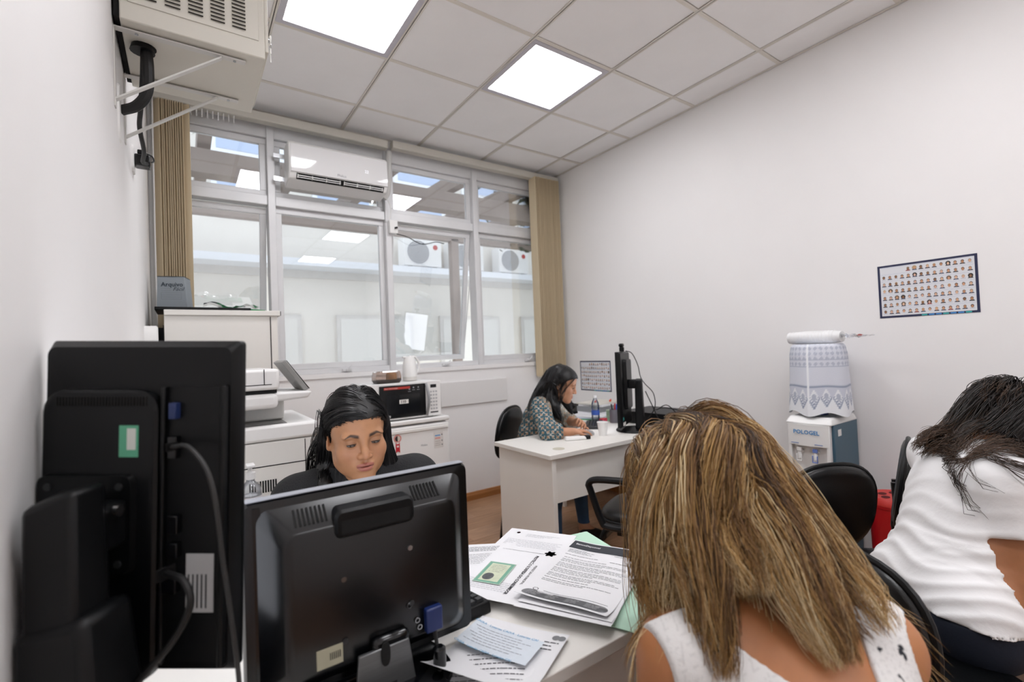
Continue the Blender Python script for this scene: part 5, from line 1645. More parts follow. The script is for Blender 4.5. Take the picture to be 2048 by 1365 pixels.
def limbs(v, J, w=1.):
    """arms and legs from joints"""
    for s in 'LR':
        v.cone(J['sh' + s], J['el' + s], .047 * w, .038 * w, .03)
        v.ell(np.array(J['sh' + s]) * .97 + np.array(J['el' + s]) * .03, (.054 * w,) * 3, None, .04)
        a, b = np.array(J['el' + s]), np.array(J['wr' + s])
        m = a + (b - a) * .3
        v.cone(a, m, .037 * w, .039 * w, .02)
        v.cone(m, b, .039 * w, .025 * w, .02)
    for s in 'LR':
        hp, kn, an = (np.array(J[q + s]) for q in ('hip', 'kn', 'an'))
        v.cone(hp, kn, .088 * w, .058 * w, .05)
        c = kn + (an - kn) * .3
        v.cone(kn, c, .054 * w, .053 * w, .03)
        v.cone(c, an, .053 * w, .034 * w, .03)
        toe = np.array(J['toe' + s])
        v.cone(an + np.array((0, 0, -.03)), toe, .036, .026, .03)

def torso(v, J, w=1., belly=.0, bust=1.):
    sl, sr = np.array(J['shL']), np.array(J['shR'])
    hl, hr = np.array(J['hipL']), np.array(J['hipR'])
    ch = (sl + sr) / 2
    pe = (hl + hr) / 2
    up = ch - pe; H = np.linalg.norm(up); up /= H
    lf = sl - sr; lf -= up * (lf @ up); lf /= np.linalg.norm(lf)
    bk = np.cross(up, lf)     # toward the back
    Mt = np.stack([lf, bk, up], 1)
    v.ell(pe + up * .05, (.155 * w, .115 * w, .1), Mt, .0)
    v.cone(hl, hr, .095 * w, .095 * w, .06)
    v.ell(pe + up * H * .38 - bk * (.01 + belly), (.125 * w + belly * .6, .09 * w + belly, .13), Mt, .08)
    v.ell(pe + up * H * .68, (.142 * w, .1 * w, .17), Mt, .08)
    v.ell(pe + up * H * .88, (.15 * w, .075 * w, .08), Mt, .06)
    v.cone(sl - up * .0, sr, .047 * w, .047 * w, .06)
    if bust:
        for s in (-1, 1):
            v.ell(pe + up * H * .66 - bk * .085 * w + lf * s * .066 * w, (.055 * bust, .045 * bust, .055 * bust), Mt, .04)
    nb = np.array(J['neck'])
    for s_ in (sl, sr):
        v.cone(nb * .75 + s_ * .25 - up * .0, nb * .15 + s_ * .85, .042, .04, .06)
    return ch, pe, Mt, H

# ---- hair as bundles of fine strands
def ellipsoid_push(P, c, M, r, off):
    L = (P - c) @ M
    rr = np.asarray(r)[None, :] + off[:, None]
    q = np.sqrt(((L / rr) ** 2).sum(1))
    m = q < 1
    if m.any():
        L[m] = L[m] / np.maximum(q[m], 1e-4)[:, None]
        P[m] = c + L[m] @ M.T
    return P

def sphere_push(P, c, r, off):
    d = P - c
    l = np.linalg.norm(d, axis=1)
    rr = r + off
    m = l < rr
    if m.any():
        P[m] = c + d[m] / np.maximum(l[m], 1e-5)[:, None] * rr[m][:, None]
    return P

def grow(roots, d0, length, steps, colliders, layer, gravity=.25, inertia=.8, flow=None, g=(0, 0, -1), seed=1, jitter=.04, pull=None):
    r = np.random.default_rng(seed)
    P = roots.copy(); D = d0 / np.linalg.norm(d0, axis=1)[:, None]
    if pull is not None:
        pc, pr, ps = np.array(pull[0]), pull[1], pull[2]
        nn = roots - pc; nn /= np.linalg.norm(nn, axis=1)[:, None]
        D = D - nn * (D * nn).sum(1)[:, None] + nn * .05
        D /= np.linalg.norm(D, axis=1)[:, None]
    out = [P.copy()]
    st = (length / steps)[:, None]
    gv = np.array(g, float)
    for s in range(steps):
        D = D * inertia + gv * gravity + r.normal(0, jitter, D.shape)
        if flow is not None:
            D = D + flow(P, s / steps)
        if pull is not None:
            nn = P - pc; l = np.linalg.norm(nn, axis=1)
            wgt = np.clip((pr - l) / .03, 0, 1) * np.clip((P[:, 2] - pc[2] + .06) / .05, 0, 1) * ps
            D = D - (nn / l[:, None]) * wgt[:, None]
        D /= np.linalg.norm(D, axis=1)[:, None]
        N = P + D * st
        for cl in colliders:
            off = layer * cl.get('k', 1.)
            if cl['t'] == 'e':
                N = ellipsoid_push(N, np.array(cl['c']), cl['M'], cl['r'], off)
            else:
                N = sphere_push(N, np.array(cl['c']), cl['r'], off)
        mv = N - P
        l = np.linalg.norm(mv, axis=1)[:, None]
        D = np.where(l > 1e-6, mv / np.maximum(l, 1e-6), D)
        P = P + D * np.minimum(l, st * 1.2)
        out.append(P.copy())
    G = np.stack(out, 1)           # clumps x steps x 3
    for _ in range(3):
        G[:, 1:-1] = G[:, 1:-1] * .5 + (G[:, :-2] + G[:, 2:]) * .25
    return G

def strands(G, per, spread, radius, seed=2, wave=.0, wfreq=2.5, tip=.25, taper=.6, root_spread=1., short=.15):
    """turn guide curves into fine tapering three-sided tubes; returns vertices, quads, per-vertex (strand id, t)"""
    r = np.random.default_rng(seed)
    n, S, _ = G.shape
    t = np.linspace(0, 1, S)
    T = np.gradient(G, axis=1); T /= np.maximum(np.linalg.norm(T, axis=2, keepdims=True), 1e-9)
    ref = np.array([.3, .5, .81])
    A = np.cross(T, ref); A /= np.maximum(np.linalg.norm(A, axis=2, keepdims=True), 1e-9)
    B = np.cross(T, A)
    env = root_spread * (1 - t) ** 2 + (1 - (1 - t) ** 2) * (1 - (1 - tip) * t ** 1.5)
    V, Q, ID, TT = [], [], [], []
    base = 0
    for q in range(per):
        a = r.uniform(0, 2 * np.pi, n); m = np.sqrt(r.uniform(0, 1, n)) * spread
        tw = r.uniform(-1.2, 1.2, n)
        ang = a[:, None] + tw[:, None] * t[None, :]
        off = (m[:, None] * env[None, :])[..., None] * (A * np.cos(ang)[..., None] + B * np.sin(ang)[..., None])
        if wave:
            ph = r.uniform(0, 6.28, n)[:, None]; fr = wfreq * r.uniform(.7, 1.3, n)[:, None]
            am = wave * r.uniform(.4, 1.2, n)[:, None] * t[None, :] ** .8
            off = off + (am * np.sin(ph + fr * 6.28 * t[None, :]))[..., None] * A + (am * .6 * np.cos(ph * 1.7 + fr * 6.28 * t[None, :]))[..., None] * B
        cut_ = 1 - short * r.uniform(0, 1, n) ** 2
        tt = t[None, :] * cut_[:, None] * (S - 1)
        i0 = np.minimum(tt.astype(int), S - 2); fr_ = (tt - i0)[..., None]
        C0 = G + off
        C = np.take_along_axis(C0, i0[..., None], 1) * (1 - fr_) + np.take_along_axis(C0, (i0 + 1)[..., None], 1) * fr_
        rad = radius * r.uniform(.7, 1.3, n)[:, None] * (1 - taper * t[None, :] ** 2)
        rad[:, -1] *= .15
        ring_ = [C + rad[..., None] * (A * math.cos(x) + B * math.sin(x)) for x in (0, 2.094, 4.189)]
        Vq = np.stack(ring_, 2)      # n,S,3,3
        V.append(Vq.reshape(-1, 3))
        ii = (np.arange(n) * S * 3)[:, None, None] + (np.arange(S - 1) * 3)[None, :, None]
        for k in range(3):
            l = (k + 1) % 3
            qd = np.concatenate([ii + k, ii + l, ii + 3 + l, ii + 3 + k], 2).reshape(-1, 4) + base
            Q.append(qd)
        ID.append(np.repeat(np.arange(n) + q * n, S * 3))
        TT.append(np.tile(np.repeat(t, 3), n))
        base += n * S * 3
    return np.concatenate(V), np.concatenate(Q), np.concatenate(ID), np.concatenate(TT)

def hair_object(name, V, Q, cols, m, parent, origin):
    o = bpy.data.objects.new(name, fast_mesh(name, V - np.array(origin), Q))
    COL.objects.link(o)
    o.parent = parent
    o.data.materials.append(m)
    set_col(o, np.concatenate([cols, np.ones((len(V), 1))], 1))
    return tag(o, kind='stuff')

def scalp_roots(n, o, M, rule, seed, r=(.0755, .0955, .0865), c=(0, .018, .032)):
    """points on the skull where hair grows; rule(local unit-ish points) -> mask"""
    rg = np.random.default_rng(seed)
    out = []
    while sum(len(q) for q in out) < n:
        d = rg.normal(size=(n * 2, 3)); d /= np.linalg.norm(d, axis=1)[:, None]
        L = d * np.array(r) + np.array(c)
        out.append(L[rule(L)])
    L = np.concatenate(out)[:n]
    return L
HAIRM = {}
def hair_mat(name, rough=.38, spec=.55):
    return mat(name, '808080', rough, vcol=True, spec=spec)
SKIN = lambda nm, rough=.45: mat(nm, 'c08a66', rough, vcol=True, sss=.12, vary=.05, vscale=60, bump=.05, bscale=500)
def hairline(z):
    return np.interp(z, [-.07, -.04, -.02, .0, .027, .046, .062, .073], [.07, .045, .03, .006, -.026, -.05, -.07, -.2])

def add_neck(v, nb, o, M, r=.05):
    v.cone(np.array(o) + M @ np.array((0, .03, -.06)), nb, r, r + .006, .03)
    v.cone(np.array(o) + M @ np.array((0, -.005, -.075)), np.array(nb) + (M @ np.array((0, -.02, 0))), r * .85, r * .9, .03)

def shell(v, o, M, grow_=.007, extra=None):
    """solid under-layer of hair on the skull"""
    o = np.array(o)
    w = Vol(*v.ax)
    w.ell(o + M @ np.array((0, .018, .032)), (.073 + grow_, .093 + grow_, .084 + grow_), M, 0)
    w.ell(o + M @ np.array((0, -.022, .038)), (.062 + grow_, .064 + grow_, .058 + grow_), M, .03)
    g = w.points()
    y = sum((g[i] - o[i]) * M[i, 1] for i in range(3))
    z = sum((g[i] - o[i]) * M[i, 2] for i in range(3))
    x = sum((g[i] - o[i]) * M[i, 0] for i in range(3))
    cutf = (hairline(z) - y + .003 * np.sin(x * 240) + .002 * np.sin(x * 610 + z * 300) + .003).astype(np.float32)
    w.F = np.maximum(w.F, cutf)
    return w

def skull_colliders(o, M):
    o = np.array(o)
    return [dict(t='e', c=o + M @ np.array((0, .018, .032)), M=M, r=(.0735, .0935, .0845)),
            dict(t='e', c=o + M @ np.array((0, -.022, .038)), M=M, r=(.063, .065, .06)),
            dict(t='e', c=o + M @ np.array((0, -.026, -.025)), M=M, r=(.06, .06, .072))]

def on_skull(L):
    for c, r in (((0, .018, .032), (.0755, .0955, .0865)), ((0, -.022, .038), (.065, .067, .062))):
        L = ellipsoid_push(L, np.array(c), np.eye(3), r, np.zeros(len(L)))
    return L

def bundle(pts, rads, n, seed, res=8):
    """guide curves spread over the skin of a hair mass"""
    C = np.array([tuple(q) for q in spline(pts, res)])
    S = len(C)
    rr = np.interp(np.linspace(0, len(rads) - 1, S), range(len(rads)), rads)
    T = np.gradient(C, axis=0); T /= np.linalg.norm(T, axis=1)[:, None]
    A = np.cross(T, (.2, .9, .3)); A /= np.linalg.norm(A, axis=1)[:, None]
    B = np.cross(T, A)
    rg = np.random.default_rng(seed)
    a = rg.uniform(0, 6.28, n)[:, None] + rg.uniform(-.5, .5, n)[:, None] * np.linspace(0, 1, S)[None]
    m = rg.uniform(.75, 1.12, n)[:, None] * rr[None]
    return C[None] + m[..., None] * (A[None] * np.cos(a)[..., None] + B[None] * np.sin(a)[..., None])

def join_strands(*sets):
    V, Q, ID, T = [], [], [], []
    nv = ni = 0
    for (v, q, i, t) in sets:
        V.append(v); Q.append(q + nv); ID.append(i + ni); T.append(t)
        nv += len(v); ni += i.max() + 1
    return np.concatenate(V), np.concatenate(Q), np.concatenate(ID), np.concatenate(T)

# ---------------------------------------------------------------- 1. woman behind the near desk
def woman_front():
    Mh = frame_from((-.07, -1, -.20)) @ rot_axis('Y', -3)
    eyes_mid = np.array((.384, 1.262, 1.085))
    o = eyes_mid - Mh @ np.array((0, -.083, 0))
    J = dict(shR=(.255, 1.50, .905), shL=(.565, 1.355, .94), neck=(.41, 1.425, .955),
             elR=(.16, 1.3, .68), elL=(.64, 1.24, .70), wrR=(.22, 1.07, .775), wrL=(.37, 1.06, .775),
             hipR=(.35, 1.66, .54), hipL=(.53, 1.65, .54), knR=(.3, 1.25, .5), knL=(.55, 1.25, .5), anR=(.3, 1.3, .09), anL=(.55, 1.3, .09), toeR=(.3, 1.18, .03), toeL=(.55, 1.18, .03))
    fine = .0017
    xs = axis(.02, .82, [(o[0] - .115, o[0] + .115, fine)], .009)
    ys = axis(.9, 1.86, [(o[1] - .13, o[1] + .14, fine)], .009)
    zs = axis(0, 1.25, [(o[2] - .135, o[2] + .14, fine)], .009)
    v = Vol(xs, ys, zs)
    torso(v, J, .92)
    limbs(v, J, .9)
    cloth = v.F.copy()
    for s_, sd in (('R', -1), ('L', 1)):
        hand(v, J['wr' + s_], (.1 * -sd, -1, -.05), (0, 0, -1), sd, curl=(15, 25, 20), L=.92)
    add_neck(v, J['neck'], o, Mh, .046)
    head(v, o, Mh)
    org = (.44, 1.62, .0)
    def col(P):
        c = face_colour(P, o, Mh, 'b5835f', 'a8655a', '140e0c', 'b0745a')
        return c
    body = body_object('person', v.ax, v.F, SKIN('skin_tan'), None, org, col, it=1)
    tag(body, 'black-haired woman in black sweater looking down behind the low monitor', 'person')
    eyes(body, o, Mh, org, look=(.05, -1, -.5), lid_open=.0022)
    # sweater with a folded collar
    nb = np.array(J['neck'])
    w = Vol(*v.ax); w.F = cloth - .011
    w.cone(nb + np.array((.0, .01, -.03)), nb + np.array((-.005, -.01, .03)), .074, .064, .03)
    g = w.points()
    # stop at the wrists and at the hips
    rn = np.sqrt((g[0] - nb[0]) ** 2 + (g[1] - nb[1]) ** 2)
    zc = np.maximum(np.where(rn < .1, g[2] - (nb[2] + .045), g[2] - 1.1), .5 - g[2])
    hands = 1.115 - g[1] + 0 * g[2]
    w.F = np.maximum(np.maximum(w.F, zc.astype(np.float32)), np.where(g[2] < .85, hands, -1).astype(np.float32))
    body_object('sweater', w.ax, w.F, mat('black_rib_knit', '0b0c0f', .75, bump=.5, bscale=260, stretch=(1, 1, .15)), body, org, it=2)
    w = Vol(*v.ax); w.F = cloth - .006
    w.F = np.maximum(w.F, np.maximum(g[2] - .52, .1 - g[2]).astype(np.float32))
    body_object('trousers', w.ax, w.F, mat('dark_denim', '1c222c', .8), body, org)
    # hair
    w = shell(v, o, Mh, .0025)
    gl_ = lambda p: o + Mh @ np.array(p)
    masses = [([gl_((.06, .0, .065)), gl_((.078, .008, .02)), gl_((.08, .008, -.05)), nb + np.array((.088, -.06, .01)), nb + np.array((.095, -.1, -.09)), nb + np.array((.09, -.11, -.17))], [.01, .012, .016, .021, .018, .008]),
              ([gl_((.05, .07, .04)), gl_((.055, .075, -.05)), nb + np.array((.05, .08, .02)), nb + np.array((.05, .1, -.06))], [.03, .035, .03, .02]),
              ([gl_((-.05, .05, .05)), gl_((-.062, .062, -.03)), nb + np.array((-.075, .035, .04)), nb + np.array((-.095, -.03, -.0)), nb + np.array((-.1, -.06, -.08))], [.026, .024, .025, .018, .008])]
    for pts_, rr_ in masses:
        w.chain(pts_, [q * .85 for q in rr_], .03)
    body_object('hair_base', w.ax, w.F, mat('hair_black_base', '0a0909', .45), body, org)
    cols_ = skull_colliders(o, Mh) + [dict(t='s', c=nb + np.array((0, .0, .03)), r=.06), dict(t='s', c=nb, r=.07)]
    for s_ in 'LR':
        a, b = nb, np.array(J['sh' + s_])
        for q in np.linspace(.15, 1.1, 7):
            cols_.append(dict(t='s', c=a + (b - a) * q - np.array((0, 0, .012)), r=.068, k=.4))
    ch = (np.array(J['shL']) + np.array(J['shR'])) / 2 * .7 + (np.array(J['hipL']) + np.array(J['hipR'])) / 2 * .3
    cols_.append(dict(t='e', c=ch, M=np.eye(3), r=(.17, .14, .18), k=.4))
    L = on_skull(scalp_roots(520, o, Mh, lambda L: L[:, 1] > hairline(L[:, 2]) + .002, 3))
    part = .018
    side = np.where(L[:, 0] > part, 1., -1.)
    d = np.zeros_like(L)
    front = np.clip((-L[:, 1] + .03) / .1, 0, 1)
    d[:, 0] = side * (.75 + .15 * front)
    d[:, 1] = np.where(side < 0, .75, .25) + .35 * front
    d[:, 2] = .25 * front - .15
    lay = np.random.default_rng(5).uniform(.002, .011, len(L)) * (.5 + .7 * np.clip(L[:, 2] / .1, 0, 1))
    roots = o + L @ Mh.T
    lt = Mh[:, 0]
    sd_w = side
    def flow(P, t):
        Lp = (P - o) @ Mh
        out = np.zeros_like(P)
        back = Mh[:, 1]
        wbk = np.where(sd_w < 0, .34, .12) * (t < .45)
        out += wbk[:, None] * back
        # keep hair off the face
        face = (Lp[:, 1] < .0) & (np.abs(Lp[:, 0]) < .062) & (Lp[:, 2] < .06)
        out += (face * .12)[:, None] * (np.sign(Lp[:, 0])[:, None] * lt + 1.5 * back)
        return out
    G = grow(roots, d @ Mh.T, np.random.default_rng(6).uniform(.34, .46, len(L)) * np.where(side > 0, .42, 1.), 22, cols_, lay, gravity=.3, inertia=.74, flow=flow, seed=4, jitter=.02, pull=(o + Mh @ np.array((0, .018, .02)), .15, .5))
    st_ = [strands(G, 10, .007, .00085, seed=8, wave=.003, wfreq=1.2, tip=.5)]
    Lh = on_skull(scalp_roots(160, o, Mh, lambda L: (np.abs(L[:, 1] - hairline(L[:, 2]) - .0) < .006) & (L[:, 2] > .0), 77))
    dh = np.stack([np.sign(Lh[:, 0] - part) * .8, np.full(len(Lh), .6), np.full(len(Lh), .35)], 1)
    Gh = grow(o + Lh @ Mh.T, dh @ Mh.T, np.random.default_rng(8).uniform(.03, .07, len(Lh)), 8, cols_[:3], np.full(len(Lh), .004), gravity=.02, inertia=.9, seed=9, jitter=.05, pull=(o + Mh @ np.array((0, .018, .02)), .15, .35))
    st_.append(strands(Gh, 6, .005, .0005, seed=12, wave=.001, tip=.5))
    for k, (pts_, rr_) in enumerate(masses):
        st_.append(strands(bundle(pts_, rr_, 70, 20 + k), 7, .006, .00085, seed=30 + k, wave=.002, wfreq=1.2, tip=.5))
    V, Q, ID, T = join_strands(*st_)
    sid = np.random.default_rng(1).uniform(.5, 1.6, ID.max() + 1)[ID]
    c = np.array(lin('110f10'))[None] * sid[:, None]
    hair_object('hair', V, Q, c, hair_mat('hair_black', .33, .6), body, org)
    return body

# ---------------------------------------------------------------- 2. blonde woman in the foreground, seen from behind
def woman_blonde():
    Mh = frame_from((.12, .9, -.5)) @ rot_axis('Y', 6)
    o = np.array((.80, .545, 1.045))
    J = dict(shL=(.603, .455, .845), shR=(.885, .30, .825), neck=(.78, .43, .905),
             elL=(.52, .5, .6), elR=(1.02, .36, .6), wrL=(.66, .6, .6), wrR=(.92, .52, .6),
             hipL=(.595, .135, .53), hipR=(.755, .05, .53), knL=(.75, .55, .5), knR=(.95, .42, .5), anL=(.76, .58, .09), anR=(.97, .45, .09), toeL=(.82, .68, .03), toeR=(1.03, .56, .03))
    xs = axis(.36, 1.25, [(o[0] - .11, o[0] + .11, .004)], .0065)
    ys = axis(-.1, .98, [(o[1] - .13, o[1] + .13, .004)], .0065)
    zs = axis(0, 1.2, [(o[2] - .14, o[2] + .13, .004)], .0065)
    v = Vol(xs, ys, zs)
    ch, pe, Mt, H = torso(v, J, .94)
    limbs(v, J, .98)
    cloth = v.F.copy()
    hand(v, J['wrL'], (.8, .3, -.1), (0, 0, -1), 1, L=.92)
    hand(v, J['wrR'], (-.7, .5, -.1), (0, 0, -1), -1, L=.92)
    add_neck(v, J['neck'], o, Mh, .05)
    head(v, o, Mh)
    org = (.66, .1, 0)
    body = body_object('person', v.ax, v.F, SKIN('skin_bronze'), None, org, lambda P: face_colour(P, o, Mh, 'b87a4f', 'a8655a', '4a3524', 'b0745a'), it=2)
    tag(body, 'blonde woman in white printed top seen from behind in the foreground', 'person')
    eyes(body, o, Mh, org, lid_open=.003)
    w = Vol(axis(.36, 1.2, (), .0036), axis(-.05, .66, (), .0036), axis(.62, 1.02, (), .0036))
    torso(w, J, .94); limbs(w, J, .98)
    ctop = w.F
    g = w.points()
    L = [sum((g[i] - ch[i]) * Mt[i, j] for i in range(3)) for j in range(3)]
    a, bkw, h = L
    scoop = (.09 + .62 * np.minimum(h, .1)) - np.abs(a + .0 * h)      # >0 inside the open back
    out_ = np.abs(a) - np.where(bkw > 0,   .2 + .38 * np.minimum(h, 0), .178)
    armhole = .075 - np.sqrt((np.abs(a) - .215) ** 2 + (h + .085) ** 2)
    low = .64 - g[2] + 0 * h
    top = h - .085
    c = np.maximum(np.maximum(scoop, out_), np.maximum(np.maximum(low, top), armhole))
    w.F = np.maximum(ctop - .007, c.astype(np.float32))
    sp = np.random.default_rng(3)
    def colr(P):
        q = (P - ch) @ Mt
        n = len(P)
        base = np.tile(np.array(lin('e6e4e2')), (n, 1))
        grid_ = (np.abs(((q[:, 0] + q[:, 2] * .3) / .016) % 1 - .5) > .46) | (np.abs(((q[:, 2]) / .013) % 1 - .5) > .46)
        base[grid_] *= .88
        for k in range(200):
            c0 = (sp.uniform(-.2, .2), sp.uniform(-.3, .1)); an = sp.uniform(0, 3.14); l0, w0 = sp.uniform(.004, .008), sp.uniform(.0022, .0036)
            sdn = sp.choice((-1, 1))
            x = (q[:, 0] - c0[0]) * math.cos(an) + (q[:, 2] - c0[1]) * math.sin(an)
            y = -(q[:, 0] - c0[0]) * math.sin(an) + (q[:, 2] - c0[1]) * math.cos(an)
            m = ((x / l0) ** 2 + (y / w0) ** 2 < 1) & (q[:, 1] * sdn > 0)
            base[m] = np.array(lin('20222a'))
        return base
    # finer grid for the top so that its print is crisp
    body_object('top', w.ax, w.F, mat('white_cotton_print', 'e6e4e2', .85, vcol=True, bump=.3, bscale=180), body, org, colr, it=2)
    w2 = Vol(*v.ax); g2 = w2.points(); w2.F = np.maximum(cloth - .007, np.maximum(g2[2] - .645, .1 - g2[2]).astype(np.float32))
    body_object('trousers', w2.ax, w2.F, mat('dark_denim', '1c222c', .8), body, org)
    # hair
    w = shell(v, o, Mh, .006)
    tp = lambda x, y, z: tuple(o + Mh @ np.array((x, y, z)))
    masses = [([tp(.02, -.045, .10), tp(.06, -.01, .1), (.685, .53, 1.1), (.652, .522, 1.02), (.622, .5, .94), (.61, .475, .885)], [.008, .02, .034, .042, .04, .02]),
              ([tp(.016, -.01, .118), (.725, .512, 1.145), (.69, .486, 1.09), (.655, .458, 1.02), (.625, .42, .955), (.603, .393, .895), (.593, .38, .85)], [.008, .022, .034, .038, .03, .02, .01]),
              ([tp(.012, .02, .122), (.752, .475, 1.155), (.725, .45, 1.1), (.705, .432, 1.03), (.685, .40, .98), (.665, .372, .94)], [.008, .025, .04, .046, .04, .022]),
              ([tp(.008, .02, .122), (.785, .468, 1.155), (.76, .425, 1.09), (.745, .385, 1.03), (.73, .345, .97), (.72, .305, .91), (.712, .28, .87)], [.008, .025, .04, .044, .04, .032, .016]),
              ([tp(.004, -.01, .118), (.825, .48, 1.148), (.825, .44, 1.09), (.82, .395, 1.03), (.815, .345, .965), (.812, .3, .915), (.812, .268, .88)], [.008, .025, .04, .045, .045, .042, .022]),
              ([tp(-.004, -.045, .10), tp(-.05, -.01, .11), (.865, .46, 1.07), (.87, .41, 1.0), (.865, .36, .94), (.87, .315, .9)], [.008, .02, .03, .034, .032, .02])]
    for pts_, rr_ in masses:
        w.chain([np.array(q) for q in pts_[1:-1]], [q * .62 for q in rr_[1:-2]] + [.006], .03)
    body_object('hair_base', w.ax, w.F, mat('hair_brown_base', '4a3320', .8), body, org)
    nb = np.array(J['neck'])
    cols_ = skull_colliders(o, Mh)
    cols_ += [dict(t='s', c=nb + np.array((0, .03, .05)), r=.062), dict(t='s', c=nb, r=.07, k=.5)]
    for s_ in 'LR':
        b = np.array(J['sh' + s_])
        for q in np.linspace(.15, 1.05, 7):
            cols_.append(dict(t='s', c=nb + (b - nb) * q - np.array((0, 0, .02)), r=.066, k=.35))
    cols_.append(dict(t='e', c=pe + Mt[:, 2] * H * .68, M=Mt, r=(.15, .105, .18), k=.35))
    cols_.append(dict(t='e', c=pe + Mt[:, 2] * H * .88, M=Mt, r=(.155, .08, .09), k=.35))
    N = 760
    L = on_skull(scalp_roots(N, o, Mh, lambda L: (L[:, 1] > hairline(L[:, 2]) + .002) & (L[:, 2] > -.035), 13))
    part = .012
    side = np.where(L[:, 0] > part, 1., -1.)
    d = np.zeros_like(L)
    bf = np.clip((L[:, 1] - .02) / .07, 0, 1)
    d[:, 0] = side * (.8 - .5 * bf)
    d[:, 1] = .35 + .2 * bf
    d[:, 2] = .1 - .3 * bf
    rg = np.random.default_rng(15)
    lay = rg.uniform(.004, .046, N) * (.35 + .65 * np.clip((L[:, 2] + .02) / .1, 0, 1))
    rv = np.array((.82, -.57, 0.))
    back = Mh[:, 1]
    def flow(P, t):
        out = np.zeros_like(P)
        lat = (P - o) @ rv
        wr = np.where(side < 0, .30, -.02) * min(1, t * 1.8) + np.where(side < 0, .0, .0)
        out += wr[:, None] * rv
        tow = np.array((-.571, -.82, 0))
        out += (.13 * min(1, t * 2)) * tow
        return out
    roots = o + L @ Mh.T
    G = grow(roots, d @ Mh.T, rg.uniform(.34, .5, N) * np.where(side < 0, 1.12, .9), 24, cols_, lay, gravity=.34, inertia=.74, flow=flow, seed=14, jitter=.035, pull=(o + Mh @ np.array((0, .018, .02)), .16, .3))
    st_ = [strands(G, 7, .010, .0008, seed=18, wave=.012, wfreq=1.8, tip=.5, short=.4)]
    cid = [st_[0][2] % N]
    n = N
    for k, (pts_, rr_) in enumerate(masses):
        B_ = bundle(pts_, rr_, 120, 60 + k, 6)
        for q in range(B_.shape[1]):
            P_ = B_[:, q].copy()
            for cl_ in cols_:
                off = np.full(len(P_), .006)
                P_ = ellipsoid_push(P_, np.array(cl_['c']), cl_['M'], cl_['r'], off) if cl_['t'] == 'e' else sphere_push(P_, np.array(cl_['c']), cl_['r'], off)
            B_[:, q] = P_
        for _ in range(2):
            B_[:, 1:-1] = B_[:, 1:-1] * .5 + (B_[:, :-2] + B_[:, 2:]) * .25
        q_ = strands(B_, 8, .011, .0008, seed=70 + k, wave=.013, wfreq=1.7, tip=.55, short=.4)
        cid.append(n + q_[2] % 120)
        n += 120
        st_.append(q_)
    V, Q, ID, T = join_strands(*st_)
    cl = np.concatenate(cid)
    cnt = np.bincount(ID)
    mp = np.stack([np.bincount(ID, V[:, q]) / cnt for q in range(3)], 1) - o
    la, up_ = mp @ rv, mp[:, 2]
    broad = .5 + .34 * np.sin(la * 150 + 2.2 * np.sin(up_ * 22 + 1) + mp @ np.array((.571, .82, 0)) * 60) + .22 * np.sin(la * 61 + 1.3)
    tone = np.clip(.55 * broad[ID] + .3 * rg.beta(.7, .8, n)[cl] + .15 * rg.uniform(0, 1, ID.max() + 1)[ID], 0, 1)
    tone = np.clip((tone - .5) * 1.45 + .5, 0, 1)
    dark, mid, blond, pale = (np.array(lin(q)) for q in ('33231a', '7d5a36', 'bf9659', 'efd9ae'))
    root = np.clip(1 - T / .16, 0, 1)[:, None] * .75
    tn = np.clip(tone + .28 * (T - .4), 0, 1)[:, None]
    c = np.where(tn < .4, dark + (mid - dark) * tn / .4, np.where(tn < .75, mid + (blond - mid) * (tn - .4) / .35, blond + (pale - blond) * (tn - .75) / .25))
    c = c * (1 - root) + dark * root
    hair_object('hair', V, Q, c, hair_mat('hair_blonde', .4, .5), body, org)
    return body

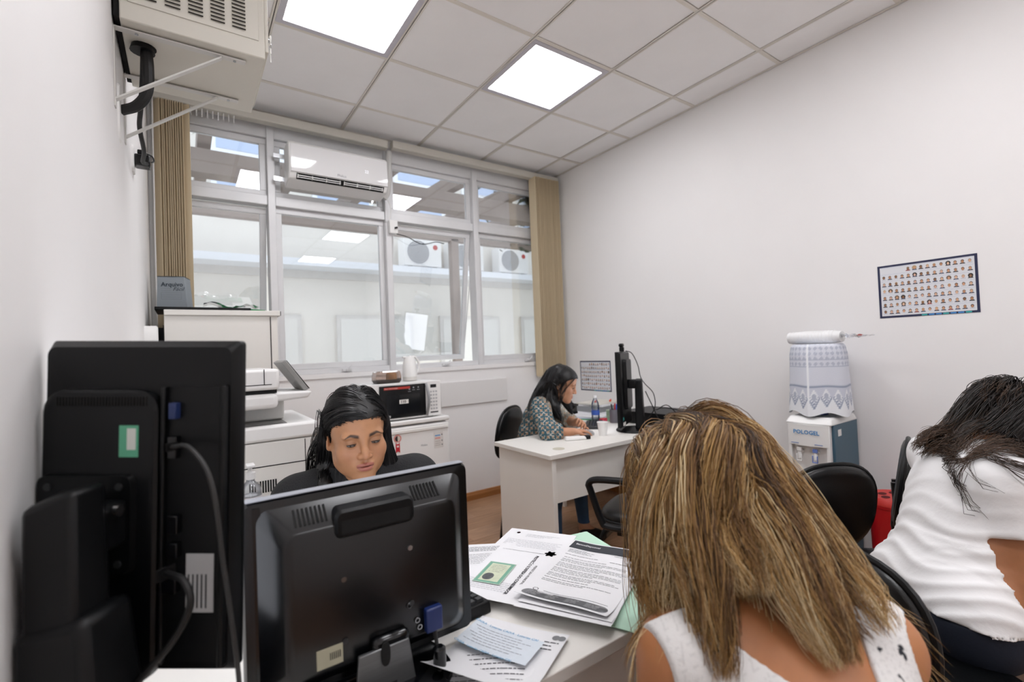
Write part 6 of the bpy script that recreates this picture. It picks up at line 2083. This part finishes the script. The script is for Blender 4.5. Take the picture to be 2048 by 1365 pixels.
# ---------------------------------------------------------------- 3. woman in a white T-shirt on the right
def woman_white():
    Mh = frame_from((.8, -.55, -.45))
    o = np.array((2.15, .325, 1.0))
    J = dict(shR=(1.845, .30, .885), shL=(2.085, .50, .9), neck=(2.01, .385, .945),
             elR=(1.79, .255, .655), elL=(2.25, .42, .67), wrR=(2.0, .05, .775), wrL=(2.24, .2, .785),
             hipR=(1.72, .36, .535), hipL=(1.86, .51, .535), knR=(2.13, .24, .51), knL=(2.17, .5, .51), anR=(2.1, .24, .09), anL=(2.15, .5, .09), toeR=(2.23, .2, .03), toeL=(2.28, .47, .03))
    xs = axis(1.4, 2.4, [(o[0] - .11, o[0] + .11, .004)], .006)
    ys = axis(-.12, .85, [(o[1] - .11, o[1] + .11, .004)], .006)
    zs = axis(0, 1.17, [(o[2] - .14, o[2] + .13, .004)], .006)
    v = Vol(xs, ys, zs)
    ch, pe, Mt, H = torso(v, J, 1.12, belly=.035)
    limbs(v, J, 1.18)
    cloth = v.F.copy()
    hand(v, J['wrR'], (.9, -.4, -.12), (0, 0, -1), -1, L=.98, curl=(30, 40, 25))
    hand(v, J['wrL'], (.8, -.6, -.1), (0, 0, -1), 1, L=.98)
    add_neck(v, J['neck'], o, Mh, .056)
    head(v, o, Mh)
    org = (1.72, .44, 0)
    body = body_object('person', v.ax, v.F, SKIN('skin_brown'), None, org, lambda P: face_colour(P, o, Mh, 'a8704a', '9a5a50', '1c1310', 'a0684a'), it=2)
    tag(body, 'woman with dark wavy hair in white T-shirt leaning to the right', 'person')
    eyes(body, o, Mh, org, lid_open=.003)
    w = Vol(*v.ax)
    g = w.points()
    a, bkw, h = [sum((g[i] - ch[i]) * Mt[i, j] for i in range(3)) for j in range(3)]
    wr = .5 + .5 * np.sin(h * 120 + 14 * a + 3.2 * np.sin(a * 17 + h * 9) + 2.0 * np.sin(bkw * 21 + a * 6))
    lowm = np.clip((-h) / .25, .1, 1)
    w.F = cloth - .009 - (.0055 * lowm * wr ** 2).astype(np.float32)
    cutf = np.maximum(.562 + .008 * np.sin(a * 30) - g[2] + 0 * h, h - .09)
    for s_ in 'LR':
        sh_, el_ = np.array(J['sh' + s_]), np.array(J['el' + s_])
        ax = (el_ - sh_) / np.linalg.norm(el_ - sh_)
        al = sum((g[i] - sh_[i]) * ax[i] for i in range(3))
        rd = np.sqrt(np.maximum(sum((g[i] - sh_[i]) ** 2 for i in range(3)) - al ** 2, 0))
        arm = np.where((rd < .085) & (al > .05), al - .135, -1.)
        cutf = np.maximum(cutf, arm)
        w.cone(sh_ + ax * .0, sh_ + ax * .14, .07, .068, .03)
    w.F = np.maximum(w.F, cutf.astype(np.float32))
    body_object('t_shirt', w.ax, w.F, mat('white_jersey', 'e9e8e8', .8, bump=.15, bscale=90), body, org, it=2)
    w = Vol(*v.ax)
    fold = .004 * np.sin(h * 60 + a * 30 + 2 * np.sin(g[0] * 25))
    w.F = np.maximum(cloth - .004 - .5 * fold.astype(np.float32), np.maximum(g[2] - .57, .09 - g[2]).astype(np.float32))
    body_object('trousers', w.ax, w.F, mat('navy_cotton', '121a2a', .85, bump=.15, bscale=120), body, org, it=2)
    w = shell(v, o, Mh, .006)
    body_object('hair_base', w.ax, w.F, mat('hair_darkbrown_base', '1a120d', .6), body, org)
    nb = np.array(J['neck'])
    cols_ = skull_colliders(o, Mh) + [dict(t='s', c=nb, r=.085, k=.6)]
    for s_ in 'LR':
        b = np.array(J['sh' + s_])
        for q in np.linspace(.15, 1.05, 7):
            cols_.append(dict(t='s', c=nb + (b - nb) * q - np.array((0, 0, .015)), r=.085 + .015 * q, k=.4))
    cols_.append(dict(t='e', c=pe + Mt[:, 2] * H * .68, M=Mt, r=(.185, .14, .2), k=.4))
    cols_.append(dict(t='e', c=pe + Mt[:, 2] * H * .88, M=Mt, r=(.195, .11, .11), k=.4))
    N = 480
    L = on_skull(scalp_roots(N, o, Mh, lambda L: (L[:, 1] > hairline(L[:, 2]) + .002) & (L[:, 2] > -.03), 23))
    side = np.where(L[:, 0] > 0, 1., -1.)
    d = np.stack([side * .5, np.full(N, .8), np.full(N, .15)], 1)
    rg = np.random.default_rng(25)
    lay = rg.uniform(.004, .05, N) * (.4 + .6 * np.clip((L[:, 2] + .02) / .1, 0, 1))
    tow = np.array((-.95, .2, 0.))
    def flow(P, t):
        return np.tile(tow * .34 * (1 - .5 * t), (N, 1))
    G = grow(o + L @ Mh.T, d @ Mh.T, rg.uniform(.12, .2, N), 20, cols_, lay, gravity=.32, inertia=.72, flow=flow, seed=24, jitter=.06, pull=(o + Mh @ np.array((0, .018, .02)), .16, .3))
    st_ = [strands(G, 8, .009, .0011, seed=28, wave=.011, wfreq=2.6, tip=.4, short=.25)]
    tp = lambda x, y, z: tuple(o + Mh @ np.array((x, y, z)))
    for k, (pts_, rr_) in enumerate((([tp(0, -.02, .118), tp(.01, .07, .1), tp(.0, .125, .03), (1.99, .43, .99), (1.93, .47, .965), (1.88, .49, .945)], [.012, .035, .045, .045, .04, .025]),
                                     ([tp(-.02, -.02, .115), tp(-.06, .05, .08), tp(-.07, .1, -.01), (1.98, .37, .965), (1.92, .37, .955), (1.88, .38, .93)], [.012, .035, .04, .045, .035, .02]),
                                     ([tp(-.03, -.03, .11), tp(-.085, .02, .04), tp(-.085, .03, -.05), (2.06, .27, .94)], [.012, .03, .035, .02]))):
        B_ = bundle(pts_, rr_, 90, 80 + k, 6)
        for q in range(B_.shape[1]):
            P_ = B_[:, q].copy()
            for cl_ in cols_:
                off = np.full(len(P_), .01)
                P_ = ellipsoid_push(P_, np.array(cl_['c']), cl_['M'], cl_['r'], off) if cl_['t'] == 'e' else sphere_push(P_, np.array(cl_['c']), cl_['r'], off)
            B_[:, q] = P_
        st_.append(strands(B_, 6, .01, .0011, seed=90 + k, wave=.013, wfreq=2.8, tip=.5, short=.4))
    V, Q, ID, T = join_strands(*st_)
    tone = rg.uniform(.5, 1.7, ID.max() + 1)[ID][:, None]
    c = np.array(lin('1c1410'))[None] * tone * (1 - .5 * T[:, None]) + np.array(lin('6b4c33'))[None] * np.clip(T[:, None] - .55, 0, 1) * tone
    hair_object('hair', V, Q, c, hair_mat('hair_darkbrown', .42, .5), body, org)
    return body

# ---------------------------------------------------------------- 4. woman at the far desk
def woman_far():
    Mh = frame_from((.66, -.68, -.36)) @ rot_axis('Y', 0)
    o = np.array((2.105, 2.45, 1.075))
    J = dict(shR=(1.93, 2.475, .915), shL=(2.13, 2.715, .93), neck=(2.045, 2.565, .97),
             elR=(1.885, 2.345, .785), elL=(2.27, 2.6, .79), wrR=(2.03, 2.285, .775), wrL=(2.19, 2.42, .80),
             hipR=(1.935, 2.675, .535), hipL=(2.06, 2.82, .535), knR=(1.88, 2.33, .5), knL=(2.25, 2.5, .5), anR=(1.79, 2.2, .09), anL=(2.25, 2.45, .09), toeR=(1.86, 2.08, .03), toeL=(2.3, 2.33, .03))
    xs = axis(1.68, 2.42, [(o[0] - .12, o[0] + .12, .003)], .006)
    ys = axis(2.0, 2.98, [(o[1] - .12, o[1] + .12, .003)], .006)
    zs = axis(0, 1.25, [(o[2] - .14, o[2] + .14, .003)], .006)
    v = Vol(xs, ys, zs)
    ch, pe, Mt, H = torso(v, J, .9)
    limbs(v, J, .88)
    cloth = v.F.copy()
    hand(v, J['wrR'], (.92, -.22, .0), (.05, .1, -1), -1, L=.9, curl=(12, 22, 18))
    hand(v, J['wrL'], (-.2, -.9, .25), (-.6, .0, -.7), 1, L=.9, curl=(35, 45, 30))
    add_neck(v, J['neck'], o, Mh, .047)
    head(v, o, Mh)
    org = (2.0, 2.74, 0)
    body = body_object('person', v.ax, v.F, SKIN('skin_light'), None, org, lambda P: face_colour(P, o, Mh, 'c08c6c', 'a8655a', '1c1412', 'b87c60'), it=1)
    tag(body, 'woman with long black hair and patterned blouse typing at the far desk', 'person')
    eyes(body, o, Mh, org, lid_open=.003)
    w = Vol(*v.ax)
    g = w.points()
    a, bkw, h = [sum((g[i] - ch[i]) * Mt[i, j] for i in range(3)) for j in range(3)]
    w.F = cloth - .011 - (.004 * np.sin(h * 50 + 20 * a)).astype(np.float32)
    for s_ in 'LR':
        w.cone(J['sh' + s_], J['el' + s_], .062, .056, .03)
        e_, r_ = np.array(J['el' + s_]), np.array(J['wr' + s_])
        w.cone(e_, e_ + (r_ - e_) * .5, .055, .046, .03)
    cutf = np.maximum(-(h + H * .93), h - .12)
    for s_ in 'LR':
        e_, r_ = np.array(J['el' + s_]), np.array(J['wr' + s_])
        ax = (r_ - e_) / np.linalg.norm(r_ - e_)
        al = sum((g[i] - e_[i]) * ax[i] for i in range(3))
        rd = np.sqrt(np.maximum(sum((g[i] - e_[i]) ** 2 for i in range(3)) - al ** 2, 0))
        cutf = np.maximum(cutf, np.where((rd < .075) & (al > .03), al - .085, -1.))
    w.F = np.maximum(w.F, cutf.astype(np.float32))
    def colr(P):
        tx = (P - ch) @ np.array((.82, -.57, 0)); tz = (P - ch)[:, 2] + .3 * ((P - ch) @ np.array((.57, .82, 0)))
        u, q = tx / .062, tz / .062
        n = len(P)
        c = np.tile(np.array(lin('a68468')), (n, 1))
        best = np.zeros(n)
        for (du, dv) in ((0, 0), (.5, .5)):
            fu, fv = (u + du) % 1 - .5, (q + dv) % 1 - .5
            rr = np.sqrt(fu ** 2 + fv ** 2)
            an = np.arctan2(fv, fu)
            pet = np.abs(np.cos(2 * an)) ** .6 * .47
            best = np.maximum(best, np.clip((pet - rr) / .12, -1, 1))
        teal, whit = np.array(lin('2f5560')), np.array(lin('ccc8bf'))
        zone = np.clip(.5 + 4 * np.sin(tx * 9 + tz * 6), 0, 1)[:, None]
        inner = teal * (1 - zone) + np.array(lin('8d8a80')) * zone
        c = np.where((best > .02)[:, None], whit, c)
        c = np.where((best > .32)[:, None], inner, c)
        return c
    body_object('blouse', w.ax, w.F, mat('patterned_chiffon', 'b0a090', .75, vcol=True), body, org, colr, it=2)
    w = Vol(*v.ax)
    w.F = np.maximum(cloth - .008, np.maximum(h + H * .9, .1 - g[2]).astype(np.float32))
    body_object('jeans', w.ax, w.F, mat('blue_denim', '34506e', .85, vary=.15, vscale=20), body, org, it=2)
    for s_ in 'LR':
        an, to = np.array(J['an' + s_]), np.array(J['toe' + s_])
        w = Vol(*v.ax)
        w.cone(an + (to - an) * .1 - np.array((0, 0, .045)), to, .044, .034, .02)
        w.F = np.maximum(w.F, (g[2] - .075) + 0 * g[0] + 0 * g[1]).astype(np.float32)
        body_object('shoe', w.ax, w.F, mat('black_leather', '121212', .35), body, org, it=2)
    w = shell(v, o, Mh, .009)
    gl_ = lambda p: o + Mh @ np.array(p)
    nb = np.array(J['neck'])
    masses = [([gl_((-.04, .06, .08)), gl_((-.068, .065, -.0)), gl_((-.062, .055, -.09)), np.array((2.0, 2.42, .93)), np.array((2.03, 2.39, .84))], [.03, .028, .033, .033, .012]),
              ([gl_((-.02, .09, .05)), gl_((-.03, .11, -.06)), np.array((1.975, 2.56, .99)), np.array((1.93, 2.57, .92)), np.array((1.925, 2.56, .87))], [.035, .04, .036, .026, .01]),
              ([gl_((.05, .05, .06)), gl_((.078, .04, -.02)), np.array((2.17, 2.50, .95)), np.array((2.2, 2.47, .86))], [.03, .026, .03, .012])]
    for pts_, rr_ in masses:
        w.chain(pts_, [q * .85 for q in rr_], .03)
    body_object('hair_base', w.ax, w.F, mat('hair_black_base', '0a0909', .45), body, org)
    cols_ = skull_colliders(o, Mh) + [dict(t='s', c=nb, r=.075, k=.5)]
    N = 260
    L = on_skull(scalp_roots(N, o, Mh, lambda L: (L[:, 1] > hairline(L[:, 2]) + .002), 33))
    side = np.where(L[:, 0] > 0, 1., -1.)
    d = np.stack([side * .7, np.full(N, .5), np.full(N, .1)], 1)
    rg = np.random.default_rng(35)
    lay = rg.uniform(.003, .018, N)
    for s_ in 'LR':
        b = np.array(J['sh' + s_])
        for q in np.linspace(.15, 1.05, 6):
            cols_.append(dict(t='s', c=nb + (b - nb) * q - np.array((0, 0, .012)), r=.07, k=.4))
    G = grow(o + L @ Mh.T, d @ Mh.T, rg.uniform(.3, .42, N), 18, cols_, lay, gravity=.32, inertia=.72, flow=lambda P, t: np.tile(Mh[:, 1] * .12, (N, 1)), seed=34, jitter=.03, pull=(o + Mh @ np.array((0, .018, .02)), .15, .4))
    st_ = [strands(G, 6, .008, .0013, seed=38, wave=.004, wfreq=1.5, tip=.5)]
    for k, (pts_, rr_) in enumerate(masses):
        st_.append(strands(bundle(pts_, rr_, 60, 40 + k), 4, .007, .0013, seed=50 + k, wave=.003, wfreq=1.2, tip=.5))
    V, Q, ID, T = join_strands(*st_)
    c = np.array(lin('131012'))[None] * rg.uniform(.5, 1.7, ID.max() + 1)[ID][:, None]
    hair_object('hair', V, Q, c, hair_mat('hair_black', .33, .6), body, org)
    return body
woman_front()
woman_blonde()
woman_white()
woman_far()
